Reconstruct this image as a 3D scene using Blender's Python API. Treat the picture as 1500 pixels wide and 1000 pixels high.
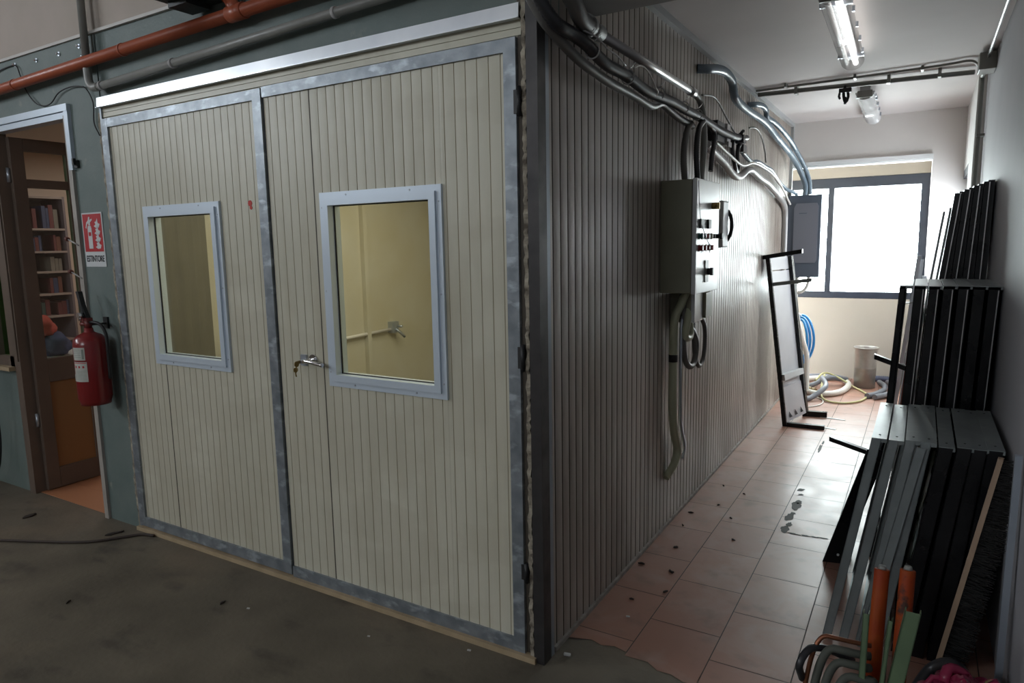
import bpy, bmesh, math, random
from mathutils import Vector, Matrix
random.seed(7)
for o in list(bpy.data.objects): bpy.data.objects.remove(o)
SC = bpy.context.scene
C = SC.collection
PI = math.pi
# ------------------------------------------------------------------ camera
cam = bpy.data.cameras.new('camera'); cam.sensor_width = 36; cam.lens = 24.008; cam.clip_start = .02
co = bpy.data.objects.new('camera', cam); C.objects.link(co); SC.camera = co
_a = Vector((0.85885344, 0.51190554, -0.01798596)); _b = Vector((-0.05660669, 0.12975377, 0.98992911)); _c = Vector((-0.50908394, 0.84918589, -0.14041675))
M = Matrix.Identity(4)
for i in range(3):
    M[i][0] = _a[i]; M[i][1] = _b[i]; M[i][2] = -_c[i]
M.translation = (1.1696, -2.1394, 1.6)
co.matrix_world = M
# ------------------------------------------------------------------ light
SC.view_settings.view_transform = 'Standard'; SC.view_settings.look = 'None'
SC.view_settings.gamma = 1; SC.view_settings.use_curve_mapping = False
SC.view_settings.exposure = 0.12
W = bpy.data.worlds.new('world'); SC.world = W; W.use_nodes = True
W.node_tree.nodes['Background'].inputs[0].default_value = (.86, .93, 1.0, 1)
W.node_tree.nodes['Background'].inputs[1].default_value = 25.0      # overcast sky, reaches the rooms only through their windows
def area(name, loc, target, sx, sy, power, col, spread=PI):
    l = bpy.data.lights.new(name, 'AREA'); l.shape = 'RECTANGLE'; l.size = sx; l.size_y = sy
    l.energy = power; l.color = col; l.spread = spread
    o = bpy.data.objects.new(name, l); C.objects.link(o); o.location = loc
    o.rotation_euler = (Vector(target) - Vector(loc)).to_track_quat('-Z', 'Y').to_euler()
    return o
XR_ = 1.49
def portal(name, loc, target, sx, sy):
    o = area(name, loc, target, sx, sy, 1, (1,1,1)); o.data.cycles.is_portal = True
portal('window_portal', (.15, 6.60, 1.58), (.15, 0, 1.58), 2.0, 1.17)
portal('side_window_portal', (XR_+.10, 4.825, 1.63), (0, 4.825, 1.63), .7, .54)
portal('added_strip_portal', (-7.04, -5.0, 3.65), (0, -5.0, 3.62), 4.6, .52)  # unseen strip window, added to light the doors and flashing
portal('added_rear_portal', (-1.5, -9.04, 3.7), (-1.5, 0, 3.7), 3.0, .5)  # no gate here: unseen high opening added for light from behind the camera
area('booth_lamp', (-1.2, 1.2, 2.36), (-1.2, 1.2, 0), 1.6, 1.6, 27, (1.0, .93, .74))
area('office_lamp', (-4.6, 1.6, 2.5), (-4.6, 1.6, 0), 1.2, .6, 11, (1.0, .92, .86))

# ------------------------------------------------------------------ materials
def mat(name, col, rough=.5, metal=0, col2=None, scale=6, detail=6, amt=1.0, bump=0, bscale=None, stretch=(1,1,1),
        lo=.35, hi=.7, coat=0, spec=.5, rough2=None):
    m = bpy.data.materials.new(name); m.use_nodes = True
    nt = m.node_tree; b = nt.nodes['Principled BSDF']
    b.inputs['Base Color'].default_value = (*col, 1); b.inputs['Roughness'].default_value = rough
    b.inputs['Metallic'].default_value = metal; b.inputs['Specular IOR Level'].default_value = spec
    if coat: b.inputs['Coat Weight'].default_value = coat; b.inputs['Coat Roughness'].default_value = .15
    if col2 is not None or bump or rough2 is not None:
        tc = nt.nodes.new('ShaderNodeTexCoord'); mp = nt.nodes.new('ShaderNodeMapping')
        mp.inputs['Scale'].default_value = stretch
        nt.links.new(tc.outputs['Object'], mp.inputs['Vector'])
        n = nt.nodes.new('ShaderNodeTexNoise'); n.inputs['Scale'].default_value = scale; n.inputs['Detail'].default_value = detail
        nt.links.new(mp.outputs[0], n.inputs['Vector'])
        r = nt.nodes.new('ShaderNodeValToRGB'); r.color_ramp.elements[0].position = lo; r.color_ramp.elements[1].position = hi
        nt.links.new(n.outputs['Fac'], r.inputs['Fac'])
        c2 = col2 if col2 is not None else col
        r.color_ramp.elements[0].color = (*col, 1); r.color_ramp.elements[1].color = tuple(col[i]*(1-amt)+c2[i]*amt for i in range(3)) + (1,)
        nt.links.new(r.outputs['Color'], b.inputs['Base Color'])
        if rough2 is not None:
            mr = nt.nodes.new('ShaderNodeMapRange'); mr.inputs[1].default_value = lo; mr.inputs[2].default_value = hi
            mr.inputs[3].default_value = rough; mr.inputs[4].default_value = rough2
            nt.links.new(n.outputs['Fac'], mr.inputs[0]); nt.links.new(mr.outputs[0], b.inputs['Roughness'])
        if bump:
            n2 = nt.nodes.new('ShaderNodeTexNoise'); n2.inputs['Scale'].default_value = bscale or scale*4; n2.inputs['Detail'].default_value = 4
            nt.links.new(mp.outputs[0], n2.inputs['Vector'])
            bp = nt.nodes.new('ShaderNodeBump'); bp.inputs['Strength'].default_value = bump; bp.inputs['Distance'].default_value = .01
            nt.links.new(n2.outputs['Fac'], bp.inputs['Height']); nt.links.new(bp.outputs[0], b.inputs['Normal'])
    return m
def overlay(m, col, scale, lo, hi, stretch=(1,1,1), strength=1.0):
    """adds one more noise-shaped layer of dirt over a material's colour"""
    nt = m.node_tree; b = nt.nodes['Principled BSDF']; inp = b.inputs['Base Color']
    tc = nt.nodes.new('ShaderNodeTexCoord'); mp = nt.nodes.new('ShaderNodeMapping'); mp.inputs['Scale'].default_value = stretch
    mp.inputs['Location'].default_value = (scale*.37, 1.3, 2.1)
    nt.links.new(tc.outputs['Object'], mp.inputs['Vector'])
    n = nt.nodes.new('ShaderNodeTexNoise'); n.inputs['Scale'].default_value = scale; n.inputs['Detail'].default_value = 8
    nt.links.new(mp.outputs[0], n.inputs['Vector'])
    mr = nt.nodes.new('ShaderNodeMapRange'); mr.inputs[1].default_value = lo; mr.inputs[2].default_value = hi; mr.inputs[4].default_value = strength
    nt.links.new(n.outputs['Fac'], mr.inputs[0])
    mx = nt.nodes.new('ShaderNodeMix'); mx.data_type = 'RGBA'
    nt.links.new(mr.outputs[0], mx.inputs[0])
    if inp.is_linked: nt.links.new(inp.links[0].from_socket, mx.inputs[6])
    else: mx.inputs[6].default_value = inp.default_value
    mx.inputs[7].default_value = (*col, 1)
    nt.links.new(mx.outputs[2], inp)
    return m
MT = {}
MT['door_panel'] = overlay(mat('cream_panel', (.585,.565,.455), .42, 0, (.51,.49,.385), 1.6, lo=.4, hi=.65), (.38,.34,.24), 3.0, .50, .75, (3,3,.5), .5)
overlay(MT['door_panel'], (.47,.44,.34), 1.1, .52, .56, (1,1,2.4), .35)
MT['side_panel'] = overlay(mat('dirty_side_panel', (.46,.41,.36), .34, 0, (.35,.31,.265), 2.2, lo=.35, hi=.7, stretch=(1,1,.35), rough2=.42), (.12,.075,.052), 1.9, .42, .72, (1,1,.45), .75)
MT['groove'] = mat('groove_tone', (.44,.39,.28), .7)  # groove faces, browner and darker than the door panel
MT['groove_dark'] = mat('groove_tone_dark', (.085,.07,.052), .6)  # much darker brown, for side grooves, joints and seals
MT['galv'] = overlay(mat('galvanised_steel', (.29,.32,.345), .42, .5, (.19,.215,.235), 14, lo=.35, hi=.65, bump=.1), (.50,.55,.60), 11, .55, .68, (1,1,2), .7)
MT['flash'] = mat('bright_flashing', (.80,.83,.86), .36, .7, (.66,.70,.75), 5, lo=.3, hi=.7)
MT['alu'] = mat('white_aluminium', (.60,.68,.76), .35, .25)
MT['alu_grey'] = mat('plain_aluminium', (.5,.54,.6), .35, .8)
MT['green'] = overlay(mat('green_wall_paint', (.150,.185,.172), .6, 0, (.115,.155,.145), 5, bump=.15, bscale=60), (.30,.30,.24), 7, .66, .74, strength=.6)
MT['green_bare'] = mat('bare_plaster_edge', (.34,.34,.27), .8, 0, (.20,.22,.17), 12)
MT['beige_wall'] = mat('beige_wall_paint', (.44,.38,.33), .8, 0, (.39,.34,.29), 3)
MT['conc'] = overlay(mat('concrete_floor', (.155,.132,.096), .7, 0, (.095,.08,.057), 2.2, bump=.25, bscale=40, rough2=.8), (.055,.047,.036), 3.5, .56, .70, (1,1.8,1), .7)
overlay(MT['conc'], (.22,.17,.115), 1.3, .55, .75, (1,1.5,1), .7)
MT['grout'] = mat('tile_grout', (.085,.07,.06), .8)
MT['ceil'] = mat('corridor_ceiling', (.62,.58,.565), .75, 0, (.58,.54,.525), 2)
MT['rwall'] = mat('corridor_wall_paint', (.37,.37,.39), .6, 0, (.34,.34,.36), 2.5, bump=.05)
MT['lintel'] = mat('lintel_lit_paint', (.78,.745,.71), .75, 0, (.74,.70,.67), 2)  # lighter than the back wall: light on lintel and column put into the colour
MT['backwall'] = mat('back_wall_shaded_paint', (.33,.30,.26), .75, 0, (.30,.275,.235), 2)  # darkened to paint in the shade below the window
MT['beam'] = mat('beam_paint', (.30,.28,.26), .75, 0, (.25,.235,.22), 4)
MT['winframe'] = mat('dark_window_frame', (.016,.022,.038), .45)
MT['black'] = mat('black_painted_steel', (.006,.006,.007), .25, 0, (.011,.011,.012), 8, rough2=.36, spec=.28)
MT['blackmat'] = mat('black_plastic', (.012,.012,.013), .5)
MT['greysteel'] = overlay(mat('grey_painted_steel', (.20,.225,.225), .42, .1, (.16,.18,.18), 9), (.30,.31,.30), 14, .6, .75, strength=.5)
MT['lightsteel'] = mat('light_grey_sheet', (.52,.52,.53), .36, 0, (.46,.46,.48), 4)
MT['cabinet'] = mat('olive_cabinet_paint', (.24,.235,.165), .45, 0, (.21,.205,.145), 8)
MT['cabface'] = mat('cabinet_front_paint', (.68,.70,.70), .3, 0, (.62,.64,.64), 6)
MT['farcab'] = mat('far_cabinet_paint', (.12,.145,.185), .45)
MT['farcab2'] = mat('far_cabinet_door', (.23,.24,.28), .4)
MT['orange_pipe'] = mat('orange_pipe_paint', (.42,.10,.045), .38, 0, (.36,.085,.04), 8)
MT['greypipe'] = mat('grey_plastic_pipe', (.26,.26,.24), .42, 0, (.22,.22,.2), 10)
MT['silver'] = mat('silver_conduit', (.48,.47,.47), .28, .75)
MT['hose_black'] = mat('black_hose', (.03,.03,.033), .35)
MT['hose_grey'] = mat('grey_hose', (.15,.145,.135), .42)
MT['sleeve'] = mat('pipe_sleeve', (.075,.08,.065), .7)
MT['hose_light'] = mat('light_grey_hose', (.42,.41,.40), .35)
MT['hose_blue'] = mat('blue_grey_hose', (.20,.26,.31), .25)
MT['hose_white'] = mat('white_hose', (.70,.67,.62), .4)
MT['hose_yellow'] = mat('yellow_hose', (.55,.52,.26), .35)
MT['hose_dim'] = mat('dim_grey_hose', (.17,.18,.21), .35)
MT['blue'] = mat('blue_hose', (.03,.22,.50), .35)
MT['conduit_green'] = mat('olive_conduit', (.46,.48,.33), .45)
MT['red'] = mat('extinguisher_red', (.20,.008,.010), .28, 0, coat=.4)
MT['label'] = mat('paper_label', (.52,.53,.48), .6, 0, (.44,.45,.40), 40)
MT['sign_white'] = mat('sign_white', (.58,.60,.60), .5)
MT['sign_red'] = mat('sign_red', (.44,.014,.02), .45)
MT['ink'] = mat('ink', (.02,.02,.025), .6)
MT['chrome'] = mat('chrome', (.85,.85,.86), .12, 1)
MT['brass'] = mat('brass', (.30,.21,.08), .35, .9)
MT['brown_frame'] = mat('brown_door_frame', (.15,.11,.085), .45, 0, (.12,.09,.07), 5)
MT['wood_panel'] = mat('door_wood_panel', (.30,.155,.06), .5, 0, (.26,.13,.05), 4, stretch=(1,1,.2))
MT['wood'] = mat('worn_wood', (.30,.20,.13), .6, 0, (.22,.15,.09), 9, stretch=(1,1,.15))
MT['wood_light'] = mat('pale_wood_strip', (.42,.32,.20), .65, 0, (.33,.25,.15), 14)
MT['redwood'] = mat('reddish_wood', (.16,.05,.035), .5)
MT['office_wall'] = mat('office_wall', (.62,.48,.40), .8)
MT['office_cream'] = mat('office_cream', (.62,.57,.48), .8)
MT['office_floor'] = mat('office_floor', (.45,.20,.10), .5)
MT['bookcase'] = mat('bookcase_wood', (.17,.13,.14), .6)
MT['rust'] = mat('rust', (.11,.035,.02), .8, 0, (.2,.08,.04), 30)
MT['foam'] = mat('dried_foam_edge', (.40,.36,.28), .9, 0, (.10,.08,.06), 22, bump=.8, bscale=60)
MT['cornerpost'] = mat('dark_corner_steel', (.060,.056,.056), .35, .4, (.035,.033,.033), 10, rough2=.5)
MT['cornerstrip'] = mat('corner_strip', (.33,.37,.42), .35, .5)
MT['copper'] = mat('dull_copper', (.26,.10,.05), .35, .7, (.16,.06,.035), 9)
MT['orange_tube'] = overlay(mat('orange_tube', (.27,.032,.006), .6, 0, (.31,.06,.008), 9, spec=.25), (.03,.02,.015), 16, .60, .68, strength=.9)
MT['green_ch'] = mat('green_channel', (.125,.185,.10), .5, 0, (.10,.15,.085), 8)
MT['bristle'] = mat('black_bristle', (.014,.013,.012), .8)
MT['booth_cream'] = mat('booth_inside_cream', (.60,.57,.47), .4, 0, (.55,.50,.36), 2.5)
MT['booth_dark'] = mat('booth_inside_dark', (.15,.14,.105), .4, 0, (.19,.175,.13), 3)
MT['debris'] = mat('dry_leaf', (.035,.025,.02), .8)
MT['chip'] = mat('pale_chip', (.50,.50,.48), .7)
MT['wet'] = mat('wet_stain', (.05,.043,.036), .62, spec=.15)
MT['bucket'] = mat('zinc_duct', (.34,.32,.30), .32, .6, (.28,.26,.24), 10)
MT['duct_black'] = mat('dark_duct', (.02,.022,.02), .5)
MT['red_btn'] = mat('red_button', (.20,.012,.014), .4)
MT['green_btn'] = mat('green_button', (.01,.07,.06), .4)
MT['blue_cloth'] = mat('blue_cloth', (.03,.045,.12), .8); MT['red_cloth'] = mat('red_cloth', (.38,.05,.035), .8)

def glass(name, tint=(1,1,1), refl=1.0):
    m = bpy.data.materials.new(name); m.use_nodes = True; nt = m.node_tree
    for n in list(nt.nodes): nt.nodes.remove(n)
    o = nt.nodes.new('ShaderNodeOutputMaterial'); t = nt.nodes.new('ShaderNodeBsdfTransparent'); g = nt.nodes.new('ShaderNodeBsdfGlossy')
    t.inputs[0].default_value = (*tint, 1); g.inputs['Roughness'].default_value = .03; g.inputs[0].default_value = (refl,)*3 + (1,)
    f = nt.nodes.new('ShaderNodeLayerWeight'); f.inputs[0].default_value = .3; mx = nt.nodes.new('ShaderNodeMixShader')
    f.inputs[0].default_value = .5
    pw = nt.nodes.new('ShaderNodeMath'); pw.operation = 'POWER'; pw.inputs[1].default_value = 4.0; nt.links.new(f.outputs[1], pw.inputs[0])
    ml = nt.nodes.new('ShaderNodeMath'); ml.operation = 'MULTIPLY_ADD'; ml.inputs[1].default_value = .80; ml.inputs[2].default_value = .035; nt.links.new(pw.outputs[0], ml.inputs[0])
    nt.links.new(ml.outputs[0], mx.inputs[0]); nt.links.new(t.outputs[0], mx.inputs[1]); nt.links.new(g.outputs[0], mx.inputs[2]); nt.links.new(mx.outputs[0], o.inputs[0])
    return m
MT['glass'] = glass('window_glass', (.93,.95,.92))
MT['glass_green'] = glass('green_tinted_glass', (.45,.80,.42))
# tiles: warm terracotta, dusty, one tint per tile
def tile_mat():
    m = bpy.data.materials.new('terracotta_tiles'); m.use_nodes = True; nt = m.node_tree; b = nt.nodes['Principled BSDF']
    g = nt.nodes.new('ShaderNodeNewGeometry'); tc = nt.nodes.new('ShaderNodeTexCoord')
    r = nt.nodes.new('ShaderNodeValToRGB'); r.color_ramp.elements[0].color = (.32,.160,.115,1); r.color_ramp.elements[1].color = (.37,.195,.14,1)
    nt.links.new(g.outputs['Random Per Island'], r.inputs[0])
    n = nt.nodes.new('ShaderNodeTexNoise'); n.inputs['Scale'].default_value = 3.2; n.inputs['Detail'].default_value = 9; n.inputs['Roughness'].default_value = .6
    n.inputs['Distortion'].default_value = .6
    nt.links.new(tc.outputs['Object'], n.inputs['Vector'])
    mr = nt.nodes.new('ShaderNodeMapRange'); mr.inputs[1].default_value = .48; mr.inputs[2].default_value = .75; mr.inputs[4].default_value = .5
    nt.links.new(n.outputs['Fac'], mr.inputs[0])
    mx = nt.nodes.new('ShaderNodeMix'); mx.data_type = 'RGBA'; nt.links.new(mr.outputs[0], mx.inputs[0]); nt.links.new(r.outputs[0], mx.inputs[6]); mx.inputs[7].default_value = (.44,.37,.33,1)
    n3 = nt.nodes.new('ShaderNodeTexNoise'); n3.inputs['Scale'].default_value = 7; n3.inputs['Detail'].default_value = 8
    nt.links.new(tc.outputs['Object'], n3.inputs['Vector'])
    m3 = nt.nodes.new('ShaderNodeMapRange'); m3.inputs[1].default_value = .55; m3.inputs[2].default_value = .8; m3.inputs[4].default_value = .75
    nt.links.new(n3.outputs['Fac'], m3.inputs[0])
    mx3 = nt.nodes.new('ShaderNodeMix'); mx3.data_type = 'RGBA'; nt.links.new(m3.outputs[0], mx3.inputs[0]); nt.links.new(mx.outputs[2], mx3.inputs[6]); mx3.inputs[7].default_value = (.17,.115,.09,1)
    nt.links.new(mx3.outputs[2], b.inputs['Base Color'])
    m2 = nt.nodes.new('ShaderNodeMapRange'); m2.inputs[1].default_value = .3; m2.inputs[2].default_value = .7; m2.inputs[3].default_value = .33; m2.inputs[4].default_value = .5
    nt.links.new(n.outputs['Fac'], m2.inputs[0]); nt.links.new(m2.outputs[0], b.inputs['Roughness'])
    bp = nt.nodes.new('ShaderNodeBump'); bp.inputs['Strength'].default_value = .06; bp.inputs['Distance'].default_value = .01
    nt.links.new(n.outputs['Fac'], bp.inputs['Height']); nt.links.new(bp.outputs[0], b.inputs['Normal'])
    return m
MT['tile'] = tile_mat()

# ------------------------------------------------------------------ mesh helpers
def box(bm, x0, x1, y0, y1, z0, z1, mi=0):
    return obox(bm, (x0,y0,z0), (x1-x0,0,0), (0,y1-y0,0), (0,0,z1-z0), mi)
def obox(bm, o, U, V, Wv, mi=0):
    o = Vector(o); U = Vector(U); V = Vector(V); Wv = Vector(Wv)
    v = [bm.verts.new(o + U*i + V*j + Wv*k) for k in (0,1) for j in (0,1) for i in (0,1)]
    fs = [(0,2,3,1),(4,5,7,6),(0,1,5,4),(2,6,7,3),(0,4,6,2),(1,3,7,5)]
    out = []
    flip = U.cross(V).dot(Wv) < 0
    for f in fs:
        idx = f[::-1] if flip else f
        fc = bm.faces.new([v[i] for i in idx]); fc.material_index = mi; out.append(fc)
    return out
def cyl(bm, p0, p1, r, r2=None, n=20, mi=0, cap=True):
    p0 = Vector(p0); p1 = Vector(p1); r2 = r if r2 is None else r2
    d = (p1-p0).normalized(); a = d.orthogonal().normalized(); b = d.cross(a)
    R0 = [bm.verts.new(p0 + (a*math.cos(t)+b*math.sin(t))*r) for t in [2*PI*i/n for i in range(n)]]
    R1 = [bm.verts.new(p1 + (a*math.cos(t)+b*math.sin(t))*r2) for t in [2*PI*i/n for i in range(n)]]
    for i in range(n):
        f = bm.faces.new((R0[i], R0[(i+1)%n], R1[(i+1)%n], R1[i])); f.smooth = True; f.material_index = mi
    if cap:
        bm.faces.new(R0[::-1]).material_index = mi; bm.faces.new(R1).material_index = mi
def lathe(bm, c, prof, n=32, mi=0, a0=0, a1=2*PI):
    c = Vector(c); rings = []; full = abs(a1-a0-2*PI) < 1e-6; m = n if full else n+1
    for r, z in prof:
        rings.append([bm.verts.new(c + Vector((r*math.cos(a0+(a1-a0)*i/n), r*math.sin(a0+(a1-a0)*i/n), z))) for i in range(m)])
    for A, B in zip(rings, rings[1:]):
        for i in range(n):
            j = (i+1) % m
            f = bm.faces.new((A[i], A[j], B[j], B[i])); f.smooth = True; f.material_index = mi
    return rings
def smooth_path(pts, step=.02):
    P = [Vector(p) for p in pts]; out = []
    if len(P) == 2:
        n = max(1, int((P[1]-P[0]).length/step)); return [P[0].lerp(P[1], i/n) for i in range(n+1)]
    Q = [P[0]*2-P[1]] + P + [P[-1]*2-P[-2]]
    for i in range(1, len(Q)-2):
        p0,p1,p2,p3 = Q[i-1:i+3]; n = max(2, int((p2-p1).length/step))
        for k in range(n):
            t = k/n
            out.append(.5*((2*p1)+(-p0+p2)*t+(2*p0-5*p1+4*p2-p3)*t*t+(-p0+3*p1-3*p2+p3)*t**3))
    out.append(P[-1]); return out
def tube(bm, pts, r, n=10, step=.02, rib=0, straight=False, mi=0, cap=True):
    path = [Vector(p) for p in pts] if straight else smooth_path(pts, step)
    t0 = (path[1]-path[0]).normalized(); a = t0.orthogonal().normalized(); prev = None
    for i, p in enumerate(path):
        t = (path[min(i+1,len(path)-1)] - path[max(i-1,0)]).normalized()
        a = (a - t*a.dot(t)).normalized(); b = t.cross(a)
        rr = r + (rib if i % 2 else -rib)
        ring = [bm.verts.new(p + (a*math.cos(q)+b*math.sin(q))*rr) for q in [2*PI*j/n for j in range(n)]]
        if prev:
            for j in range(n):
                f = bm.faces.new((prev[j], prev[(j+1)%n], ring[(j+1)%n], ring[j])); f.smooth = True; f.material_index = mi
        elif cap: bm.faces.new(ring[::-1]).material_index = mi
        prev = ring
    if cap: bm.faces.new(prev).material_index = mi
def build(name, bm, mats, parent=None, bevel=0):
    if not isinstance(mats, (list, tuple)): mats = [mats]
    me = bpy.data.meshes.new(name); bm.normal_update(); bm.to_mesh(me); bm.free()
    for m in mats: me.materials.append(MT[m] if isinstance(m, str) else m)
    o = bpy.data.objects.new(name, me); C.objects.link(o)
    if parent is not None:
        o.parent = parent; o.matrix_parent_inverse = Matrix.Translation(-parent.location)
    if bevel:
        b = o.modifiers.new('bevel', 'BEVEL'); b.width = bevel; b.segments = 2; b.limit_method = 'ANGLE'
    return o
def tag(o, label, cat, group=None, kind=None):
    if label: o['label'] = label
    if cat: o['category'] = cat
    if group: o['group'] = group
    if kind: o['kind'] = kind
    return o
def thing(name, label, cat, loc, group=None):
    o = bpy.data.objects.new(name, None); C.objects.link(o); o.location = loc; o.empty_display_size = .05
    return tag(o, label, cat, group)
def struct(name, bm, m, parent=None, label=None):
    o = build(name, bm, m, parent)
    if parent is None: o['kind'] = 'structure'
    if label: o['label'] = label
    return o
def B(): return bmesh.new()
def one(name, fn, m, parent=None, bevel=0):
    bm = B(); fn(bm); return build(name, bm, m, parent, bevel)

# ------------------------------------------------------------------ room shell
XR = 1.49; ZC = 2.717
bm = B()
# concrete: everything in front of the ragged edge
edge = []
x = -.0
while x < XR+.3:
    edge.append((x, .20 + .035*math.sin(x*9) + random.uniform(-.02,.02))); x += .05
poly = [bm.verts.new((-7,-9.1,0)), bm.verts.new((XR+.3,-9.1,0))] + [bm.verts.new((p[0],p[1],0)) for p in reversed(edge)] + [bm.verts.new((0,0.02,0)), bm.verts.new((-7,0.02,0))]
f = bm.faces.new(poly); f.material_index = 0
bmesh.ops.triangulate(bm, faces=[f])
box(bm, -7, XR+.3, -9.1, 6.9, -.12, -.004, 0)
# tiles as separate slabs over grout
def tile_rows():
    x0s = [(-.04-.295*k) for k in range(4,0,-1)] + [-.04,.255,.55,.845,1.14,1.435]
    offs = {0:.31, 1:.11, 2:.335, 3:.17, 4:.30}
    for i, xx in enumerate(x0s):
        k = i-4; off = offs.get(k, .2)
        y = off - .4*3
        while y < 6.8:
            yield xx, y; y += .398
for xx, y in tile_rows():
    xa, xb, ya, yb = xx+.002, xx+.293, y+.002, y+.396
    xa = max(xa, .002); xb = min(xb, XR)
    if xb <= xa:
        if y > 5.25: xa, xb = xx+.002, xx+.293
        else: continue
    if yb < .17: continue
    if ya < .30:
        e = [p for p in edge if xa-.0001 <= p[0] <= xb+.0001]
        if yb < max(p[1] for p in e)+.02: continue
        vs = [bm.verts.new((xb, yb, .001)), bm.verts.new((xa, yb, .001))]
        yl = max(ya, .0)
        vs += [bm.verts.new((q[0], max(q[1], ya), .001)) for q in [(xa, e[0][1])] + e[1:] + [(xb, e[-1][1])]]
        try: fc = bm.faces.new(vs); fc.material_index = 1
        except Exception: pass
        continue
    fc = bm.faces.new([bm.verts.new(p) for p in ((xa,ya,.001),(xb,ya,.001),(xb,yb,.001),(xa,yb,.001))]); fc.material_index = 1
gv = [bm.verts.new(p) for p in ((-1.4,5.2,-.001),(-1.4,6.9,-.001),(XR+.1,6.9,-.001),(XR+.1,.2,-.001),(0,.2,-.001),(0,5.2,-.001))]
bm.faces.new(gv[::-1]).material_index = 2
floor = struct('floor', bm, ['conc','tile','grout'])
# wet footprints / stains on the tiles
bm = B()
def blob(cx, cy, rx, ry, z=.0022, n=14, jag=.3, rot=0, mi=0):
    vs = []
    for i in range(n):
        t = 2*PI*i/n; k = 1+random.uniform(-jag,jag)
        X, Y = rx*math.cos(t)*k, ry*math.sin(t)*k
        vs.append(bm.verts.new((cx+X*math.cos(rot)-Y*math.sin(rot), cy+X*math.sin(rot)+Y*math.cos(rot), z)))
    bm.faces.new(vs).material_index = mi
for a in [(.597,1.74,.022,.05),(.606,1.82,.015,.035),(.590,1.93,.022,.055),(.60,2.0,.016,.02),(.596,2.12,.026,.075),(.603,2.2,.02,.03),(.594,2.34,.018,.018),(.583,2.43,.022,.03),
          (.574,3.45,.012,.11),(.578,3.62,.008,.05),(.64,1.70,.022,.010),(.67,1.695,.02,.006),(.71,1.70,.022,.010),(.75,1.705,.02,.007),(.79,1.712,.03,.008)]: blob(*a)
build('water_stain', bm, 'wet', floor)

bm = B(); box(bm, 0.0, XR+.3, .0, 6.9, ZC, ZC+.15); box(bm, -2, 0, 5.2, 6.9, ZC, ZC+.15); struct('ceiling', bm, 'ceil')
# beam across the corridor mouth
bm = B(); box(bm, 0.0, XR+.3, 0.02, .44, 2.47, ZC+.4); struct('trim_1', bm, 'beam')
# right wall with the recessed opening near the back
bm = B(); box(bm, XR, XR+.2, -9.1, 3.86, 0, 4.7); struct('wall_right', bm, 'rwall')
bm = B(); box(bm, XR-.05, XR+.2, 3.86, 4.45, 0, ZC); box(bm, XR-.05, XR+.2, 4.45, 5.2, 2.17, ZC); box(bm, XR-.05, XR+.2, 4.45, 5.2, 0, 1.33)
struct('wall_right.001', bm, mat('right_wall_far_lit_paint', (.74,.72,.70), .7, 0, (.70,.68,.66), 3))  # same wall as the near part, lightened to paint in the daylight on it
one('opening_shutter', lambda b: (box(b, XR+.02, XR+.07, 4.45, 5.2, 1.90, 2.17), box(b, XR+.03, XR+.07, 4.45, 4.50, 1.33, 1.9), box(b, XR+.03, XR+.07, 5.15, 5.2, 1.33, 1.9), box(b, XR+.03, XR+.07, 4.5, 5.15, 1.33, 1.37), box(b, XR-.048, XR+.02, 4.455, 5.195, 2.10, 2.168)), 'winframe')
bpy.data.objects['opening_shutter'].name = 'window_2'; bpy.data.objects['window_2']['kind'] = 'structure'
# back column, lintel beam, reveal, back wall
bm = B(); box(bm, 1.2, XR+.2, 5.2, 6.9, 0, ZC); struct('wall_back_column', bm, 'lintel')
bpy.data.objects['wall_back_column'].name = 'wall_back.001'
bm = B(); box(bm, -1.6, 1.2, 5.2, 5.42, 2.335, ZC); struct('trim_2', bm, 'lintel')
bm = B(); box(bm, -1.6, 1.205, 5.17, 5.24, 2.302, 2.338); box(bm, -1.6, 1.205, 5.185, 5.30, 2.285, 2.300); struct('trim_3', bm, mat('white_lintel_edge', (.85,.86,.86), .5))
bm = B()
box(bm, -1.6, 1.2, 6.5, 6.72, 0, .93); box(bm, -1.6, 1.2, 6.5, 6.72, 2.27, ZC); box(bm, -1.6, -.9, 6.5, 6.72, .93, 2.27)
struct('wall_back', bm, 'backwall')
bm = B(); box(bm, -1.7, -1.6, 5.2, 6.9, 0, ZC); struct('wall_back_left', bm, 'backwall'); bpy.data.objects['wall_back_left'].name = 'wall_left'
# window
w1 = bpy.data.objects.new('window_1', None); C.objects.link(w1); w1.location = (.15, 6.52, .93); w1['kind'] = 'structure'
bm = B(); box(bm, -.9, 1.2, 6.50, 6.58, .925, 1.0); box(bm, -.9, 1.2, 6.50, 6.58, 2.165, 2.275); box(bm, 1.12, 1.2, 6.50, 6.58, 1.0, 2.165); box(bm, -.9, -.84, 6.5, 6.58, 1.0, 2.165)
build('window_frame', bm, 'winframe', w1)
one('mullion', lambda b: box(b, .215, .275, 6.495, 6.575, 1.0, 2.165), 'winframe', w1)
one('pane', lambda b: box(b, -.84, .215, 6.54, 6.546, 1.0, 2.165), 'glass', w1)
one('pane', lambda b: box(b, .275, 1.12, 6.55, 6.556, 1.0, 2.165), 'glass', w1)
one('window_catch', lambda b: (box(b, .145,.165, 6.47,6.54, 2.02,2.05), box(b, .15,.16,6.46,6.475,1.98,2.03)), 'blackmat', w1)
one('window_catch', lambda b: (box(b, .145,.165, 6.47,6.54, 1.27,1.30), box(b, .15,.175,6.46,6.475,1.24,1.28)), 'blackmat', w1)

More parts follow.
